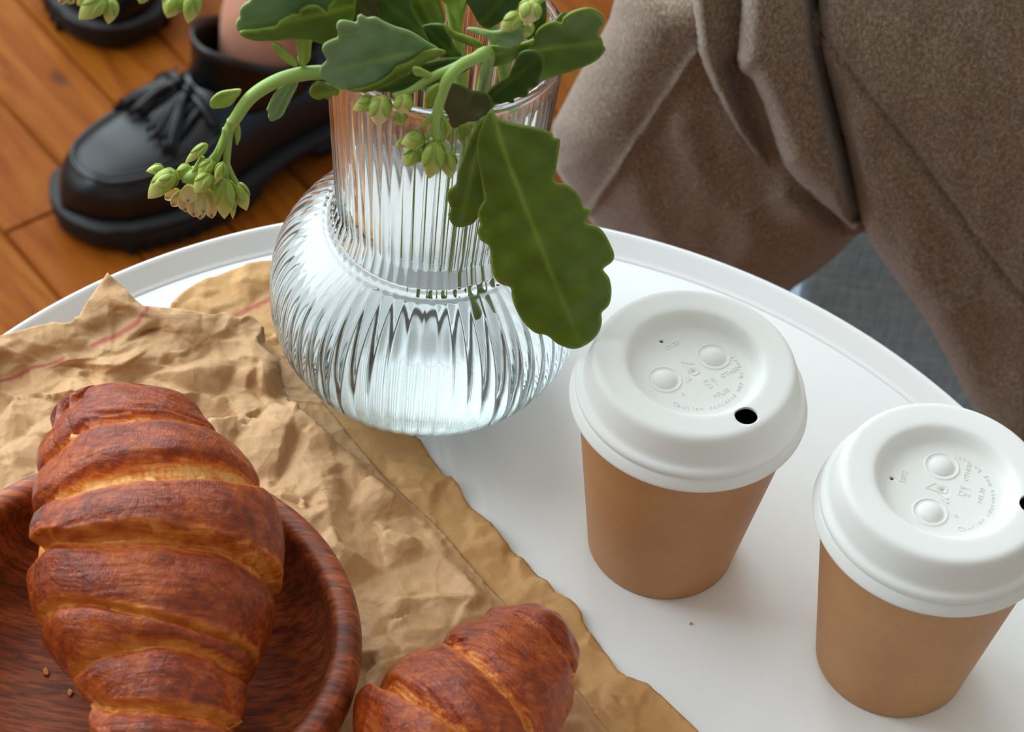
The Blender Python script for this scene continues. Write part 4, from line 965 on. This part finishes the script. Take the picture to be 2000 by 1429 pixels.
def coat_sheet(parent, name, outline, yf, w, depth, mat, bumps=(), step=7.5, th=.004):
    P, F, b = fill(outline, step, 0.2, smooth=False, seed=5)
    def depth_at(P):
        x = np.clip(1 - poly_dist(P, b) / w, 0, 1)
        y = yf(P[:, 0], P[:, 1]) + depth * (1 - np.sqrt(np.clip(1 - x * x, 0, 1)))
        for line, width, amp in bumps:
            y = y - amp * np.exp(-(poly_dist(P, line, False) / width) ** 2)
        return y + 0.0022 * np.array([mnoise.noise(Vector((p[0] / 70, p[1] / 110, 3.3))) for p in P])
    V = np.array([PY(p[0], p[1], q) for p, q in zip(P, depth_at(P))])
    o = mk(name, V, F, mat, parent); solidify(o, th, -1.0); return depth_at
def build_person():
    t = empty('person', (0.12, 1.30, 0), 'seated person in brown wool coat and black tasselled loafers beyond the table', 'person')
    T1, A1 = (-0.336, 1.283), math.radians(43.5)
    l1 = build_loafer(t, T1, A1, 1)
    T2 = PZ(228, 100, -TZ)[:2]; A2 = math.radians(104)
    l2 = build_loafer(t, T2, A2, -1)
    an1, an2 = l1(.172, .0, .085), l2(.172, 0, .085)
    kn1, kn2 = np.array([-0.06, 1.58, .50]), np.array([-0.16, 1.86, .51])
    hp1, hp2 = np.array([.34, 1.20, .545]), np.array([.36, 1.35, .545]); pel = np.array([.40, 1.27, .565])
    pts = [pel, hp1, (hp1 + kn1) / 2, kn1, kn1 * .62 + an1 * .38 + np.array([.02, .0, 0]), kn1 * .25 + an1 * .75, an1 + np.array([.0, 0, .03]), an1 + np.array([0, 0, -.02]), l1(.12, 0, .055), l1(.06, 0, .045),
           hp2, (hp2 + kn2) / 2, kn2, kn2 * .62 + an2 * .38, kn2 * .25 + an2 * .75, an2 + np.array([0, 0, .03]), an2 + np.array([0, 0, -.02]), l2(.12, 0, .055), l2(.06, 0, .045), pel + np.array([.03, 0, .2])]
    ed = [(0, 1), (1, 2), (2, 3), (3, 4), (4, 5), (5, 6), (6, 7), (7, 8), (8, 9), (0, 10), (10, 11), (11, 12), (12, 13), (13, 14), (14, 15), (15, 16), (16, 17), (17, 18), (0, 19)]
    rd = [.11, .085, .075, .058, .056, .043, .037, .032, .022, .016, .085, .075, .058, .056, .043, .037, .032, .022, .016, .12]
    skin_mesh('body', pts, ed, rd, M['skin'], t)
    # coat: wrap round hips and thighs, then the draped skirt in front of the stool
    cp = [pel, hp1, (hp1 * .5 + kn1 * .5), kn1 * .9 + hp1 * .1, hp2, (hp2 + kn2) / 2, kn2 * .9 + hp2 * .1, pel + np.array([.03, 0, .22])]
    coat = skin_mesh('coat', cp, [(0, 1), (1, 2), (2, 3), (0, 4), (4, 5), (5, 6), (0, 7)], [.125, .10, .09, .075, .10, .09, .075, .14], M['wool'], t)
    ZC4 = lambda pts: zp(1.662, 1050, 0, pts)
    left = [(1230, -60), (1200, 0), (1191, 36), (1165, 85), (1128, 150), (1100, 205), (1080, 241), (1074, 280), (1085, 330), (1120, 385), (1160, 440), (1230, 520), (1330, 610), (1480, 630), (1551, 562), (1600, 528), (1635, 498), (1672, 462), (1720, 300), (1720, -60)]
    yl = lambda x, y: .985 - .03 * np.clip((x - 1080) / 500, 0, 1) + .02 * np.clip((y - 300) / 250, -1, 1)
    crease = [(1360, 102), (1310, 176), (1255, 258), (1205, 334), (1158, 403), (1130, 450)]
    coat_sheet(coat, 'skirt_panel', left, yl, 120, .06, M['wool'], [(crease, 6, .0042), (ZC4([(300, 500), (340, 700), (420, 850)]), 30, .003), (ZC4([(470, 420), (560, 620), (700, 780)]), 34, .004), (ZC4([(800, 640), (920, 740), (1010, 790)]), 22, .008)])
    fold = [(1351, -60), (1351, 0), (1360, 102), (1387, 168), (1435, 253), (1470, 302), (1507, 349), (1550, 382), (1591, 409), (1630, 436), (1666, 462), (1720, 440), (1720, -60)]
    yfold = lambda x, y: .938 - .008 * np.clip((1500 - x) / 150, -1, 1) + .014 * np.clip((x - 1400) / 200, 0, 1)
    coat_sheet(coat, 'lapped_fold', fold, yfold, 24, .030, M['wool'], [(ZC4([(640, 210), (690, 380), (790, 560), (960, 720)]), 20, -.018)])
    midf = [(1444, -60), (1444, 0), (1440, 60), (1434, 120), (1444, 140), (1462, 154), (1480, 190), (1495, 229), (1512, 280), (1531, 325), (1560, 357), (1591, 385), (1632, 418), (1672, 452), (1720, 430), (1700, 300), (1660, 180), (1640, 60), (1640, -60)]
    ym = lambda x, y: .915 + .004 * np.clip((x - 1500) / 100, -1, 1)
    coat_sheet(coat, 'pleat', midf, ym, 46, .034, M['wool'], [(ZC4([(690, 262), (735, 380), (790, 520), (880, 620)]), 7, -.008), (ZC4([(905, 0), (915, 150), (950, 300), (1000, 500), (1040, 700)]), 16, -.026)])
    right = [(1585, -60), (1594, 0), (1600, 90), (1622, 180), (1652, 300), (1672, 400), (1688, 455), (1712, 493), (1760, 560), (1802, 614), (1850, 700), (1892, 782), (1940, 862), (1990, 960), (2120, 1080), (2120, -60)]
    yr = lambda x, y: .918 - .012 * np.clip((x - 1750) / 250, -1, 1) + .01 * np.clip((y - 300) / 400, -1, 1)
    seam = ZC4([(905, 60), (920, 105), (1000, 205), (1100, 340), (1200, 470), (1300, 600), (1380, 710), (1450, 815), (1579, 970), (1700, 1120)])
    dep = coat_sheet(coat, 'front_panel', right, yr, 45, .022, M['wool'], [(seam, 6, -.0030), ([(p[0] - 14, p[1] + 12) for p in seam], 9, .0012), ([(1680, 250), (1760, 420), (1850, 600)], 45, .004)])
    # stitched seam line
    sp = catmull(seam[1:-1], 60); vv, ff = tube([PY(p[0], p[1], q + .0006) for p, q in zip(sp, dep(sp))], [.0006, .0006], 100, 8); mk('seam', vv, ff, M['seam'], coat)
build_person()

# ------------------------------------------------------------------ crumbs
def crumb(p, size, seed, label):
    r = np.random.default_rng(seed); bm = bmesh.new(); bmesh.ops.create_icosphere(bm, subdivisions=2, radius=1.0)
    v = np.array([tuple(q.co) for q in bm.verts]); f = [tuple(q.index for q in g.verts) for g in bm.faces]; bm.free()
    v = v * (1 + 0.35 * r.uniform(-1, 1, (len(v), 1))) * np.array([1.0, 0.7, 0.3]) * size
    a = r.uniform(0, 3); c_, s_ = math.cos(a), math.sin(a); v = v @ np.array([[c_, s_, 0], [-s_, c_, 0], [0, 0, 1]])
    p = np.array(p); w = v + p + np.array([0, 0, -v[:, 2].min()])
    tag(mk('pastry_crumb', w, f, M['crust'], None, loc=p, attrs=dict(bake=[.3] * len(v), flake=[0] * len(v))), label, 'crumb', 'pastry crumbs')
def bowl_point(px, py):
    z = 0.02
    for _ in range(30):
        q = PZ(px, py, z); rr = np.linalg.norm(q[:2] - BC)
        z = 0.0036 + float(np.interp(rr, [0, .02, .04, .054, .064, .0705, .0735], [.0076, .0078, .009, .0125, .0185, .026, .033]))
    return PZ(px, py, z + 0.0002)
for k, (x, y, sz) in enumerate([(90, 1312, .0016), (137, 1353, .0014)]):
    crumb(bowl_point(x, y), sz, k, ['tiny golden pastry crumb in the wooden bowl, the one farther from the croissant', 'tiny golden pastry crumb in the wooden bowl, the one closer to the croissant'][k])
crumb(PZ(1349, 1218, 0.0002), .0007, 5, 'tiny dark crumb on the white tray between the cups and paper')
